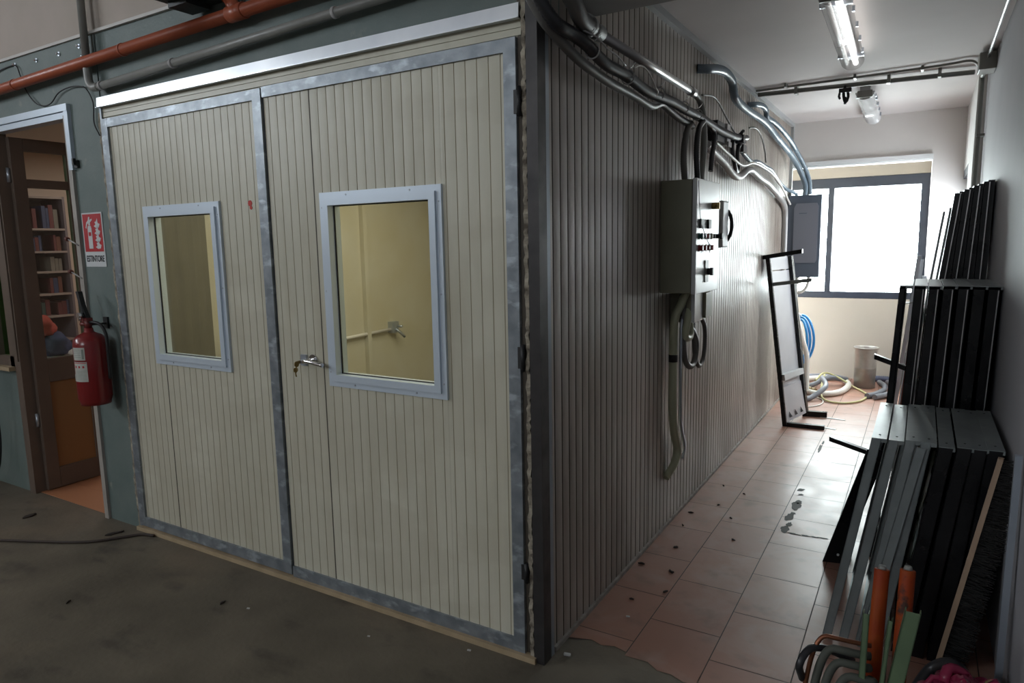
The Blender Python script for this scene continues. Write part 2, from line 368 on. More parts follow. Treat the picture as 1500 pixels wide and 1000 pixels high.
# green wall in the plane of the booth doors: pillar, parapet above, low wall under office window
bm = B()
box(bm, -2.99, -2.655, 0, .22, 0, 2.74)
box(bm, -7, -2.99, 0, .22, 2.42, 2.74)
box(bm, -2.655, 0.0, 0.005, .22, 2.405, 2.74)
box(bm, 0.0, XR+.3, -.0, .02, 2.47, 2.74)
box(bm, -7, -3.92, 0, .22, 0, .86)
struct('wall_front', bm, 'green')
bm = B(); box(bm, -7, XR+.3, .01, .22, 2.755, 4.6); struct('wall_front_upper', bm, 'beige_wall'); bpy.data.objects['wall_front_upper'].name = 'wall_front.001'
bm = B(); box(bm, -7, XR+.3, -.012, .22, 2.74, 2.755); struct('trim_4', bm, mat('pale_ledge', (.55,.53,.50), .6))
# bare plaster stripe beside the booth door, ragged
bm = B(); z = 0.0
prev = None
while z < 2.36:
    xa = -2.682 + random.uniform(-.008, .008); vs = [bm.verts.new((xa,-.002,z)), bm.verts.new((-2.652,-.006,z)), bm.verts.new((-2.652, .02, z)), bm.verts.new((xa,.02,z))]
    if prev:
        for i in range(3): bm.faces.new((prev[i], prev[i+1], vs[i+1], vs[i]))
    prev = vs; z += .03
struct('trim_5', bm, 'foam')
# unseen workshop walls: keep the sky out except through added high windows
bm = B()   # left workshop wall with an unseen strip window added to light the doors
box(bm, -7.15, -7, -9.2, 4.5, 0, 3.37); box(bm, -7.15, -7, -9.2, 4.5, 3.89, 4.75); box(bm, -7.15, -7, -9.2, -7.3, 3.37, 3.89); box(bm, -7.15, -7, -2.7, 4.5, 3.37, 3.89)
for yy in (-6.15, -5.0, -3.85): box(bm, -7.1, -7.04, yy-.03, yy+.03, 3.37, 3.89)
struct('wall_left.001', bm, 'beige_wall')
bm = B()   # workshop wall behind the camera with a smaller high window, also added for its light
box(bm, -7.15, XR+.3, -9.2, -9, 0, 3.45); box(bm, -7.15, XR+.3, -9.2, -9, 3.95, 4.75); box(bm, -7.15, -3.0, -9.2, -9, 3.45, 3.95); box(bm, 0, XR+.3, -9.2, -9, 3.45, 3.95)
struct('wall_back.003', bm, 'beige_wall')
bm = B(); box(bm, -7.15, XR+.3, -9.2, .3, 4.6, 4.75); struct('ceiling.003', bm, 'ceil')
bm = B(); box(bm, -6.4, -2.6, .2, 3.4, 2.70, 2.8); box(bm, -7.15, -6.2, .2, 4.5, 2.7, 4.75); struct('ceiling.004', bm, 'ceil')

# ------------------------------------------------------------------ booth
def ribbed(bm, axis, u0, u1, z0, z1, pitch, phase=0.0, gw=.004, gd=.0022, crown=.0009, off=0.0, dark_at=()):
    """ribbed sheet: grooves run vertically. axis 'x': spans x, faces -y. axis 'y': spans y, faces +x."""
    us = []
    k = math.floor((u0-phase)/pitch)
    pts = []
    u = phase + k*pitch
    while u < u1 + pitch:
        pts += [(u-gw/2, 0, 0), (u-gw/4, -gd, 1), (u+gw/4, -gd, 1), (u+gw/2, 0, 0)]
        for q in (.25,.5,.75): pts.append((u+pitch*q, crown*math.sin(q*PI), 0))
        u += pitch
    pts = [p for p in pts if u0 < p[0] < u1]
    pts = [(u0,0,0)] + pts + [(u1,0,0)]
    def P(u, d, z): return (u, off-d, z) if axis == 'x' else (off+d, u, z)
    prev = None
    for u, d, g in pts:
        cur = (bm.verts.new(P(u,d,z0)), bm.verts.new(P(u,d,z1)), u, g)
        if prev:
            vs = (prev[0], cur[0], cur[1], prev[1])
            f = bm.faces.new(vs); f.material_index = 1 if (prev[3] or cur[3]) else 0
            f.smooth = False
        prev = cur
def window_rect(x0,x1,z0,z1): return (x0,x1,z0,z1)
def booth_door(name, x0, x1, zt, zb, wx0, wx1, wz0, wz1, phase, label, joint, lock, fl=.05, fr_=.05):
    d = bpy.data.objects.new(name, None); C.objects.link(d); d.location = ((x0+x1)/2, 0, zb); d['kind'] = 'structure'
    d['label'] = label
    bm = B(); fw = .05
    a, b_ = x0+fl-.01 if fl > .01 else x0+.001, x1-fr_+.01
    zl, zh = zb+.05, zt-.045
    for r in ((a, wx0, zl, zh), (wx1, b_, zl, zh), (wx0, wx1, zl, wz0), (wx0, wx1, wz1, zh)):
        ribbed(bm, 'x', r[0], r[1], r[2], r[3], .05, phase)
    for r in ((a, wx0, zl, zh), (wx1, b_, zl, zh), (wx0, wx1, zl, wz0), (wx0, wx1, wz1, zh)):
        box(bm, r[0], r[1], .006, .045, r[2], r[3])
    if joint: box(bm, joint-.0025, joint+.0025, -.0015, .004, zl, wz0 if wx0 < joint < wx1 else zh, 2)
    build('door_panel', bm, ['door_panel','groove','groove_dark'], d)
    bm = B()
    box(bm, x1-fr_, x1, -.012, .05, zb, zt)
    if fl > .01: box(bm, x0, x0+fl, -.012, .05, zb, zt)
    else: box(bm, x0, x0+.002, .0, .05, zb, zt); fl = .002
    box(bm, x0+fl, x1-fr_, -.011, .05, zt-.045, zt); box(bm, x0+fl, x1-fr_, -.011, .05, zb, zb+.055)
    build('door_frame', bm, 'galv', d)
    # window: outer flange + stepped inner frame
    wf = bm = B()
    def ring(X0,X1,Z0,Z1,w,y0,y1):
        box(bm, X0, X0+w, y0, y1, Z0, Z1); box(bm, X1-w, X1, y0, y1, Z0, Z1)
        box(bm, X0+w, X1-w, y0, y1, Z1-w, Z1); box(bm, X0+w, X1-w, y0, y1, Z0, Z0+w)
    ring(wx0-.003, wx1+.003, wz0-.003, wz1+.003, .028, -.012, 0.004)
    ring(wx0+.022, wx1-.022, wz0+.022, wz1-.022, .030, -.022, .05)
    fr = build('window_frame', bm, 'alu', d)
    bm = B()
    for k in range(3):
        zz = wz0+.06+(wz1-wz0-.12)*k/2
        for xx in (wx0+.011, wx1-.011): cyl(bm, (xx,-.012,zz), (xx,-.0145,zz), .004, n=8)
    for k in range(2):
        xx = wx0+.15+(wx1-wx0-.3)*k
        for zz in (wz0+.011, wz1-.011): cyl(bm, (xx,-.012,zz), (xx,-.0145,zz), .004, n=8)
    build('screws', bm, 'alu_grey', fr)
    one('gasket', lambda q: [box(q, *r) for r in ((wx0+.052,wx1-.052,.012,.018,wz0+.050,wz0+.056),(wx0+.052,wx1-.052,.012,.018,wz1-.056,wz1-.050),(wx0+.050,wx0+.056,.012,.018,wz0+.05,wz1-.05),(wx1-.056,wx1-.050,.012,.018,wz0+.05,wz1-.05))], 'blackmat', fr)
    one('glass_pane', lambda q: box(q, wx0+.05, wx1-.05, .018, .023, wz0+.05, wz1-.05), 'glass', d)
    return d
dl = booth_door('door_1', -2.640, -1.378, 2.302, .03, -2.336, -1.723, 1.005, 1.827, -2.27, 'left cream ribbed booth door leaf with the narrower-looking window and a red spot', -2.27, 0, .05, .056)
dr = booth_door('door_2', -1.372, -.072, 2.306, .02, -1.047, -.410, 1.0, 1.829, -1.09, 'right cream ribbed booth door leaf with lever handle and larger-looking window', -1.09, 1, 0, .05)
one('red_paint_spot', lambda q: (cyl(q, (-1.506,-.0005,1.81), (-1.506,-.0030,1.81), .014, n=9), cyl(q, (-1.501,-.0005,1.79), (-1.501,-.003,1.79), .009, n=7)), mat('red_paint', (.5,.03,.02), .6), dl)
# handle
def handle(bm):
    cyl(bm, (-1.15,-.0,1.105), (-1.15,-.010,1.105), .024, n=24)
    cyl(bm, (-1.15,-.01,1.105), (-1.15,-.052,1.105), .009)
    tube(bm, [(-1.165,-.05,1.103),(-1.15,-.053,1.105),(-1.12,-.054,1.104),(-1.08,-.052,1.098),(-1.05,-.046,1.092)], .0095, n=12, step=.008)
one('door_handle', handle, 'chrome', dr)
lk = one('lock_cylinder', lambda q: (box(q, -1.225,-1.190,-.012,0,1.075,1.125), cyl(q, (-1.207,-.012,1.095), (-1.207,-.03,1.095), .010, n=14)), 'alu_grey', dr)
one('key', lambda q: (box(q, -1.2085,-1.2055,-.045,-.03,1.088,1.102), cyl(q, (-1.209,-.052,1.088), (-1.205,-.052,1.088), .013, n=14), cyl(q, (-1.219,-.05,1.06), (-1.216,-.05,1.06), .012, n=14), tube(q, [(-1.21,-.05,1.08),(-1.217,-.052,1.05),(-1.216,-.05,1.03)], .003, n=6)), 'brass', lk)
# header, flashing, sill
bm = B()
ribs = [2.31, 2.322, 2.334, 2.352]
box(bm, -2.645, -.055, .008, .045, 2.302, 2.41); box(bm, -2.645, -.055, .0, .01, 2.312, 2.335); box(bm, -2.645,-.055,.002,.01,2.338,2.365)
struct('trim_6', bm, 'door_panel')
bm = B(); obox(bm, (-2.655,-.022,2.362), (2.602,0,0), (0,.004,0), (0,.004,.050)); obox(bm, (-2.655,-.030,2.360), (2.602,0,0), (0,.03,.002), (0,0,.002))
struct('trim_7', bm, 'flash')
bm = B(); box(bm, -2.66, -.02, -.028, .05, 0, .022); struct('trim_8', bm, 'wood_light')
bm = B(); box(bm, -2.655, -2.640, -.008, .05, .0, 2.36); struct('trim_9', bm, 'galv')
# corner: gap, foam residue, steel post, bright strip
bm = B(); box(bm, -.072, -.045, .004, .05, .0, 2.45); struct('trim_10', bm, 'groove_dark')
bm = B(); z = .01; prev = None
while z < 2.46:
    xa, xb, ya = -.048+random.uniform(-.004,.003), -.032+random.uniform(-.004,.004), -.010+random.uniform(-.005,.004)
    vs = [bm.verts.new((xa,.03,z)), bm.verts.new((xa,ya,z)), bm.verts.new((xb,ya,z)), bm.verts.new((xb,.03,z))]
    if prev:
        for i in range(3): bm.faces.new((prev[i], prev[i+1], vs[i+1], vs[i]))
    prev = vs; z += .016
struct('trim_11', bm, 'foam')
bm = B(); box(bm, -.030, .014, -.014, .045, 0, 2.47); struct('trim_12', bm, 'cornerpost')
bm = B(); box(bm, .006, .012, .045, .074, 0, 2.47); struct('trim_13', bm, 'cornerstrip')
for i, (za, zb2) in enumerate(((.30,.42),(1.12,1.26),(2.02,2.16))):
    h = one('door_hinge', lambda q: (cyl(q, (-.058,-.016,za+.02), (-.058,-.016,zb2-.02), .008, n=12), box(q, -.08,-.058,-.016,-.011,za+.03,zb2-.03)), 'blackmat', dr)
# side wall of the booth: ribbed panels one metre wide, from beam to back
bm = B()
y = .074
joints = [.074, 1.16, 2.28, 3.40, 4.52, 5.18]
for a, b_ in zip(joints, joints[1:]):
    hi = ZC
    if a < .4:
        ribbed(bm, 'y', a, .44, 0.012, 2.47, .0625, .555-.0625*8, gw=.0085, gd=.0032); ribbed(bm, 'y', .44, b_-.003, .012, hi, .0625, .555-.0625*8, gw=.0085, gd=.0032)
    else: ribbed(bm, 'y', a+.003, b_-.003, .012, hi, .0625, .555-.0625*8, gw=.0085, gd=.0032)
box(bm, -.045, -.0045, .045, 5.18, .0, 2.45, 0)
for j in joints[1:-1]: box(bm, -.004, .0005, j-.003, j+.003, .012, ZC, 2)
struct('wall_booth_side', bm, ['side_panel','groove_dark','groove_dark'])
bpy.data.objects['wall_booth_side'].name = 'wall_side'
bm = B(); box(bm, 0, .03, .44, 5.2, ZC-.035, ZC); box(bm, 0, .028, 5.16, 5.2, 0, ZC); struct('trim_14', bm, mat('pale_edge_angle', (.42,.43,.43), .45, .3))
bm = B(); box(bm, 0, .012, .09, 5.16, 0, .018); struct('baseboard_side', bm, mat('sealant_line', (.36,.33,.30), .6, 0, (.2,.17,.15), 20))
# inside of the booth
bm = B()
box(bm, -2.62, -2.57, .05, 3.4, 0, 2.4)       # left wall
box(bm, -2.62, -.045, 3.35, 3.4, 0, 2.4)      # back wall
box(bm, -.09, -.046, .05, 3.35, 0, 2.4)
struct('wall_booth_inner', bm, 'booth_cream'); bpy.data.objects['wall_booth_inner'].name = 'wall_left.002'
bm = B(); box(bm, -2.62, -.045, .05, 3.4, 2.38, 2.44); struct('ceiling.001', bm, 'booth_cream')
bm = B(); box(bm, -2.57, -.1, .05, 3.35, 0, .01); struct('floor.001', bm, 'conc')
o = one('inner_post', lambda q: box(q, -2.57, -2.53, 1.84, 1.88, 0, 2.38), 'booth_cream'); o.name = 'trim_15'; o['kind'] = 'structure'
t = thing('curtain_panel', 'dark olive panel standing inside the booth behind the left door window', 'panel', (-2.52, .3, .01))
def curt(q):
    n = 24; pv = None
    for i in range(n+1):
        yy = .10 + .36*i/n; xx = -2.50 + .003*math.sin(i*1.1)
        cur = [q.verts.new((xx, yy, .02)), q.verts.new((xx, yy, 2.2)), q.verts.new((xx-.012, yy, 2.2)), q.verts.new((xx-.012, yy, .02))]
        if pv:
            for k in range(4): q.faces.new((pv[k], pv[(k+1)%4], cur[(k+1)%4], cur[k]))
        pv = cur
one('sheet', curt, 'booth_dark', t); one('rail', lambda q: box(q, -2.57,-2.49,.08,.48,2.2,2.23), 'alu_grey', t)
t = thing('air_pipe', 'thin pale pipe with wall bracket inside the booth seen through the right window', 'pipe', (-2.55,1.9,.94))
one('pipe_run', lambda q: cyl(q, (-2.545,1.35,.915), (-2.545,2.14,.93), .013), 'hose_white', t)
one('valve', lambda q: (box(q, -2.57,-2.52,2.12,2.20,.90,.99), tube(q, [(-2.52,2.16,.93),(-2.49,2.18,.90),(-2.48,2.22,.86)], .012, n=8), cyl(q, (-2.50,2.16,.955), (-2.45,2.16,.955), .01)), 'alu_grey', t)
tag(one('wall_chart', lambda q: box(q, -2.57,-2.565,.56,.66,1.56,1.68), mat('small_dark_picture', (.22,.10,.08), .6, 0, (.5,.45,.4), 30)), 'small dark picture on the booth wall behind the left window', 'picture')
t = thing('work_stool', 'dark low stool inside the booth behind the left window', 'stool', (-2.38,.66,.01))
one('seat', lambda q: cyl(q, (-2.36,.68,1.02), (-2.36,.68,1.055), .14, n=24), 'booth_dark', t, .004)
for i in range(4):
    an = PI/4+i*PI/2
    one('leg', lambda q: cyl(q, (-2.36+.15*math.cos(an), .68+.15*math.sin(an), .01), (-2.36+.09*math.cos(an), .68+.09*math.sin(an), 1.02), .012, n=8), 'booth_dark', t)

# ------------------------------------------------------------------ office behind the green wall
bm = B()
box(bm, -6.2, -5.95, .22, 3.2, 0, 2.7, 0); box(bm, -6.2, -2.7, 3.0, 3.2, 0, 2.7, 0); box(bm, -2.80, -2.66, .22, 3.0, 0, 2.7, 0)
struct('wall_office', bm, 'office_wall'); bpy.data.objects['wall_office'].name = 'wall_back.002'
bm = B(); box(bm, -6.2, -2.66, .22, 3.2, 2.58, 2.7); struct('ceiling.002', bm, 'office_cream')
bm = B(); box(bm, -6.2, -2.99, .02, .22, -.003, .004); box(bm, -6.2, -2.8, .22, 3.2, -.003, .006); struct('floor.002', bm, 'office_floor')
# door frame (white aluminium head and jambs, brown left post)
fr = bpy.data.objects.new('door_3', None); C.objects.link(fr); fr.location = (-3.4, 0, 0); fr['kind'] = 'structure'
def hd(q):
    box(q, -3.86, -2.955, -.022, .04, 2.382, 2.42); box(q, -3.86, -2.99, -.014, .05, 2.345, 2.378)
    box(q, -2.995, -2.955, -.020, .06, 2.06, 2.382)
one('head_frame', hd, 'alu', fr)
one('jamb', lambda q: box(q, -3.012, -2.972, -.016, .10, 0, 2.36), mat('jamb_paint', (.40,.37,.33), .45, 0, (.30,.27,.24), 5), fr)
one('jamb', lambda q: (box(q, -3.93, -3.855, -.012, .06, 0, 2.36), box(q, -3.90, -3.87, -.02, -.012, .9, 2.3)), 'brown_frame', fr)
# open leaf, folded inward along x = -3.84
lf = fr
def leafframe(q):
    X0, X1 = -3.862, -3.822
    box(q, X0, X1, .055, .135, .01, 2.33); box(q, X0, X1, .385, .465, .01, 2.33)
    box(q, X0, X1, .135, .385, 2.25, 2.33); box(q, X0, X1, .135, .385, 2.02, 2.075); box(q, X0, X1, .135, .385, .74, .90); box(q, X0, X1, .135, .385, .01, .15)
leaf = one('door_leaf', leafframe, 'brown_frame', lf, .003)
one('wood_panel', lambda q: box(q, -3.850, -3.834, .135, .385, .15, .74), 'wood_panel', leaf)
one('glass_pane', lambda q: (box(q, -3.845, -3.840, .135, .385, .90, 2.02), box(q, -3.845,-3.840,.135,.385,2.075,2.25)), 'glass', leaf)
one('leaf_handle', lambda q: (box(q, -3.822,-3.812,.42,.445,.93,1.16), tube(q, [(-3.812,.43,1.08),(-3.79,.43,1.08),(-3.785,.38,1.075)], .008, n=8)), 'chrome', leaf)
for zz in (.45, 2.05):
    one('hinge', lambda q: cyl(q, (-3.848,.045,zz), (-3.848,.045,zz+.09), .011, n=10), 'alu_grey', leaf)
# fixed glazing left of the door
wl = bpy.data.objects.new('window_3', None); C.objects.link(wl); wl.location = (-4.3,0,.86); wl['kind'] = 'structure'
def wfr(q):
    box(q, -3.985, -3.93, -.012, .06, .86, 2.42); box(q, -4.9, -3.93, -.012, .06, .86, .93); box(q, -4.9, -3.93, -.012, .06, 2.36, 2.42); box(q, -4.155,-4.115,-.016,.05,.93,2.36)
    box(q, -4.9, -4.84, -.012, .06, .93, 2.36)
one('window_frame', wfr, 'brown_frame', wl)
one('window_sill', lambda q: box(q, -4.95, -3.93, -.05, .06, .835, .862), 'wood_light', wl)
one('pane', lambda q: box(q, -4.115, -3.985, .015, .02, .93, 2.36), 'glass_green', wl)
one('pane', lambda q: box(q, -4.84, -4.155, .015, .02, .93, 2.36), 'glass_green', wl)
# bookcase in office
t = thing('bookcase', 'dark wooden bookcase inside the office, seen through the open glazed door', 'bookcase', (-5.7, .95, 0))
def bc(q):
    box(q, -5.95, -5.55, .62, .64, 0, 2.10); box(q, -5.95, -5.55, 1.19, 1.21, 0, 2.10); box(q, -5.95, -5.93, .64, 1.19, 0, 2.10)
one('carcass', bc, 'bookcase', t)
shz = [.02,.5,.80,1.02,1.22,1.42,1.60,1.80,2.08]
for s in shz: one('shelf', lambda q: box(q, -5.93, -5.55, .64, 1.19, s, s+.018), mat('shelf_wood', (.33,.25,.22), .6) if s == shz[0] else bpy.data.materials['shelf_wood'], t)
bcols = [(.13,.03,.03),(.05,.06,.12),(.20,.17,.14),(.05,.08,.07),(.16,.06,.04),(.30,.28,.26)]
bm_ = [mat('book_cover_%d' % i, c, .6) for i, c in enumerate(bcols)]
names = ['dark red','navy blue','beige','dark green','rust brown','off-white']
shn = {1.80:'top shelf',1.42:'middle shelf',1.02:'low shelf',1.60:'second shelf',1.22:'fourth shelf'}
used = {}
for s in (1.80, 1.60, 1.42, 1.22, 1.02):
    y = .70 if s != 1.42 else .95
    while y < 1.17:
        wd = random.uniform(.018,.04); h = random.uniform(.11,.155) if s != 1.8 else random.uniform(.15,.22)
        if random.random() < .22: y += random.uniform(.04,.1); continue
        if y+wd > 1.185: break
        ci = random.randrange(6); key = (s, ci); used[key] = used.get(key, 0)+1
        o = one('book', lambda q: (box(q, -5.80, -5.60, y, y+wd, s+.018, s+.018+h)), bm_[ci])
        ordw = ['leftmost','second','third','fourth','fifth','sixth','seventh'][min(used[key]-1,6)]
        tag(o, '%s %s book on the bookcase, %s' % (ordw, names[ci], shn[s] + ' of the office'), 'book', 'books on the office bookcase')
        y += wd+.003
tag(one('white_cup', lambda q: cyl(q, (-5.62,.80,1.438), (-5.62,.80,1.50), .022, .026, n=16), 'label'), 'small white cup on the middle bookcase shelf in the office', 'cup')
t = thing('desk', 'pale office desk behind the open glazed door', 'desk', (-4.9,.9,0))
one('desk_top', lambda q: box(q, -5.35, -4.5, .62, 1.6, .72, .75), mat('desk_laminate', (.62,.6,.6), .4), t, .003)
for a in ((-5.3,.66),(-4.58,.66),(-5.3,1.52),(-4.58,1.52)): one('leg', lambda q: box(q, a[0], a[0]+.04, a[1], a[1]+.04, .006, .72), 'alu_grey', t)
one('modesty_panel', lambda q: box(q, -4.56,-4.54,.7,1.5,.3,.72), mat('desk_panel', (.6,.56,.54), .5), t)
t = thing('workwear_jacket', 'red and blue workwear jacket piled on the office desk', 'jacket', (-5.1,.78,.75))
def jac(q, a, b, c, rx, ry, rz):
    bmesh.ops.create_icosphere(q, subdivisions=3, radius=1)
    for v in q.verts:
        n = 1+.12*math.sin(v.co.x*5+v.co.z*7)+.08*math.sin(v.co.y*9)
        v.co = Vector((v.co.x*rx*n+a, v.co.y*ry*n+b, max(v.co.z*rz*n, -rz*.75)+c))
    for f in q.faces: f.smooth = True
one('body', lambda q: jac(q, -5.06, .76, .83, .16, .11, .11), 'blue_cloth', t); one('shoulder', lambda q: jac(q, -5.1, .70, .98, .13, .09, .10), 'red_cloth', t)
t = thing('desk_tray', 'grey paper tray on the office desk', 'tray', (-4.9,1.05,.75))
one('tray', lambda q: (box(q, -5.02,-4.75,.95,1.2,.75,.76), box(q, -5.02,-4.75,.95,.955,.76,.82), box(q,-5.02,-4.75,1.195,1.2,.76,.82), box(q,-5.0,-4.77,.965,1.18,.76,.80)), 'hose_light', t)

# ------------------------------------------------------------------ extinguisher + sign
ec = Vector((-2.80, -.105, .008))
t = thing('fire_extinguisher', 'red fire extinguisher with two paper labels hanging on the green pillar', 'fire extinguisher', (ec.x, ec.y, .74))
R_ = .086
def ebody(q):
    lathe(q, ec, [(0,.765),(.055,.765),(.06,.745),(.075,.745),(.079,.765),(R_,.785),(R_,1.085),(.080,1.115),(.062,1.135),(.035,1.148),(.024,1.155),(.022,1.175),(0,1.175)], n=40)
one('cylinder_body', ebody, 'red', t)
def patch(q, a0, a1, z0, z1, rr=R_+.0008):
    lathe(q, ec, [(rr,z0),(rr,z1)], n=12, a0=a0, a1=a1)
A0, A1 = math.radians(-100), math.radians(-48)
l1 = one('upper_label', lambda q: patch(q, A0, A1, 1.005, 1.075), 'label', t); l1['label'] = 'grey service label with printed lines'
one('print', lambda q: [patch(q, A0+.08, A1-.25, 1.062-.010*k, 1.064-.010*k, R_+.0014) for k in range(5)] + [patch(q, A1-.2, A1-.06, 1.012, 1.066, R_+.0014)], mat('faded_print', (.22,.25,.22), .6), l1)
l2 = one('lower_label', lambda q: patch(q, A0, A1+.06, .885, .995), 'label', t); l2['label'] = 'white instruction label with red marks'
one('print', lambda q: [patch(q, A0+.06, A1, .945-.008*k, .9465-.008*k, R_+.0014) for k in range(7)], bpy.data.materials['faded_print'], l2)
one('warning_marks', lambda q: [patch(q, A0+.12+.28*k, A0+.24+.28*k, .962, .974, R_+.0014) for k in range(3)] + [patch(q, A0+.04, A1+.02, .987, .991, R_+.0014)], 'sign_red', l2)
one('label_tab', lambda q: patch(q, A0-.35, A0-.05, .885, .925), 'label', t)
def valve(q):
    cyl(q, ec+Vector((0,0,1.17)), ec+Vector((0,0,1.225)), .018, n=20); box(q, ec.x-.035, ec.x+.02, ec.y-.016, ec.y+.016, 1.215, 1.24)
    cyl(q, ec+Vector((-.02,-.0,1.195)), ec+Vector((-.055,-.01,1.195)), .011, n=12)
one('valve', valve, mat('valve_red_brown', (.14,.02,.018), .4), t)
one('gauge', lambda q: (cyl(q, (ec.x-.022,ec.y-.018,1.255), (ec.x-.022,ec.y-.040,1.255), .016, n=20), cyl(q, (ec.x-.02,ec.y-.03,1.225),(ec.x-.02,ec.y-.03,1.25), .008)), 'chrome', t)
def lever(q):
    obox(q, (ec.x-.03,ec.y-.012,1.235), (.025,0,0), (0,.024,0), (-.045,0,.15))
    obox(q, (ec.x+.005,ec.y-.010,1.235), (.012,0,0), (0,.02,0), (-.085,0,.145))
one('lever_handles', lever, 'blackmat', t)
one('hose', lambda q: tube(q, [(ec.x+.015,ec.y,1.215),(ec.x+.05,ec.y+.01,1.215),(ec.x+.09,ec.y+.02,1.20),(ec.x+.112,ec.y+.03,1.15),(ec.x+.115,ec.y+.03,1.05),(ec.x+.112,ec.y+.03,.90)], .009, n=10), 'blackmat', t)
one('wall_bracket', lambda q: (box(q, ec.x-.02,ec.x+.02,-.012,0,1.17,1.235), box(q, ec.x-.012,ec.x+.012,-.09,-.01,1.195,1.205)), 'blackmat', t)
# sign
t = thing('extinguisher_sign', 'white and red ESTINTORE wall sign above the fire extinguisher', 'sign', (-2.845,-.003,1.52))
sx0, sx1, sz0, sz1 = -2.948, -2.742, 1.518, 1.820
one('sign_plate', lambda q: box(q, sx0, sx1, -.004, -.0005, sz0, sz1), 'sign_white', t)
rx0, rx1, rz0, rz1 = sx0+.010, sx1-.010, 1.603, sz1-.008
one('red_field', lambda q: box(q, rx0, rx1, -.0055, -.004, rz0, rz1), 'sign_red', t)
def poly(q, pts, y0=-.0068, y1=-.0055):
    a = [q.verts.new((p[0], y0, p[1])) for p in pts]; b = [q.verts.new((p[0], y1, p[1])) for p in pts]
    q.faces.new(a); q.faces.new(b[::-1])
    for i in range(len(pts)): q.faces.new((a[i], b[i], b[(i+1)%len(pts)], a[(i+1)%len(pts)]))
def S(u, v): return (rx0+(rx1-rx0)*u, rz0+(rz1-rz0)*v)
def pict(q):
    poly(q, [S(.24,.08),S(.46,.08),S(.46,.62),S(.42,.69),S(.28,.69),S(.24,.62)])
    poly(q, [S(.31,.70),S(.40,.70),S(.40,.78),S(.52,.84),S(.50,.88),S(.38,.84),S(.40,.92),S(.34,.93),S(.30,.84),S(.20,.78),S(.14,.64),S(.18,.62),S(.24,.73),S(.31,.77)])
    for k in range(4):
        b0 = .10+.185*k
        poly(q, [S(.60,b0+.02),S(.72,b0-.03),S(.86,b0-.02),S(.92,b0+.07),S(.82,b0+.10),S(.80,b0+.22),S(.74,b0+.14),S(.66,b0+.13),S(.70,b0+.06)])
one('pictogram', pict, 'sign_white', t)
one('pictogram_label', lambda q: box(q, *[S(.28,0)[0], S(.42,0)[0]], -.0075, -.0068, S(0,.42)[1], S(0,.52)[1]), 'sign_red', t)
fc = bpy.data.curves.new('estintore_text', 'FONT'); fc.body = 'ESTINTORE'; fc.size = .046; fc.align_x = 'CENTER'; fc.align_y = 'CENTER'; fc.extrude = .0005; fc.space_character = .98; fc.offset = .0008
to = bpy.data.objects.new('lettering_tmp', fc); C.objects.link(to)
bpy.context.view_layer.update()
me = bpy.data.meshes.new_from_object(to.evaluated_get(bpy.context.evaluated_depsgraph_get()))
bpy.data.objects.remove(to)
for v in me.vertices: v.co = Vector((v.co.x*.78 + (sx0+sx1)/2, -.0048 - v.co.z, v.co.y*1.05 + 1.562))
me.materials.clear(); me.materials.append(MT['ink'])
lt = bpy.data.objects.new('lettering', me); C.objects.link(lt); lt.parent = t; lt.matrix_parent_inverse = Matrix.Translation(-t.location)
# small hook with white piece on the pillar, strings of the red tags
tag(one('wall_switch', lambda q: (box(q, -2.945,-2.915,-.015,0,2.07,2.11), box(q, -2.94,-2.925,-.03,-.015,2.085,2.12)), 'blackmat'), 'small black fitting screwed to the green pillar above the sign', 'wall fitting')
for k, (z, w) in enumerate(((1.675,'upper'),(1.487,'lower'))):
    t = thing('jamb_bolt', '%s red-headed bolt sticking out beside the office door jamb' % w, 'bolt', (-3.04,-.02,z), 'red-headed bolts on the jamb')
    one('head', lambda q: cyl(q, (-3.085,-.03,z+.004), (-3.065,-.03,z+.001), .012, n=12), 'redwood', t); one('shank', lambda q: cyl(q, (-3.065,-.03,z), (-2.985,-.018,z-.035), .004, n=8), 'hose_light', t)

# ------------------------------------------------------------------ pipes over the doors
t = thing('orange_pipe', 'long orange pipe running across the green wall above the doors', 'pipe', (-2.5,-.05,2.56))
one('pipe_run', lambda q: cyl(q, (-6.9,-.06,2.49), (-.2,-.06,2.64), .028, n=20), 'orange_pipe', t)
for x in (-2.3, -3.4, -4.6): one('clamp', lambda q: cyl(q, (x-.006,-.06,2.49+(x+6.9)/6.7*.15), (x+.006,-.06,2.49+(x+6.9)/6.7*.15), .031, n=20), 'orange_pipe', t)
one('socket', lambda q: cyl(q, (-1.48,-.06,2.6113), (-1.38,-.06,2.6136), .034, n=20), 'orange_pipe', t)
one('branch', lambda q: (cyl(q, (-1.43,-.06,2.612), (-1.475,-.06,2.68), .028, n=18), cyl(q, (-1.475,-.06,2.68),(-1.50,-.06,2.72), .033, n=18)), 'orange_pipe', t)
t = thing('grey_pipe', 'grey conduit running along the green wall just above the bright flashing', 'pipe', (-1.5,-.04,2.5))
one('pipe_run', lambda q: cyl(q, (-2.575,-.045,2.455), (.0,-.045,2.548), .019, n=18), 'greypipe', t)
one('elbow', lambda q: tube(q, [(-2.662,-.045,2.60),(-2.662,-.045,2.53),(-2.655,-.045,2.485),(-2.625,-.045,2.458),(-2.57,-.045,2.455)], .021, n=14, step=.01), 'greypipe', t)
one('riser', lambda q: cyl(q, (-2.662,-.045,2.56), (-2.662,-.045,4.4), .019, n=18), 'greypipe', t)
for x in (-1.93, -.87, -2.54): one('collar', lambda q: cyl(q, (x-.008,-.045,2.455+(x+2.575)*.0361), (x+.008,-.045,2.455+(x+2.575)*.0361), .023, n=18), 'hose_light', t)
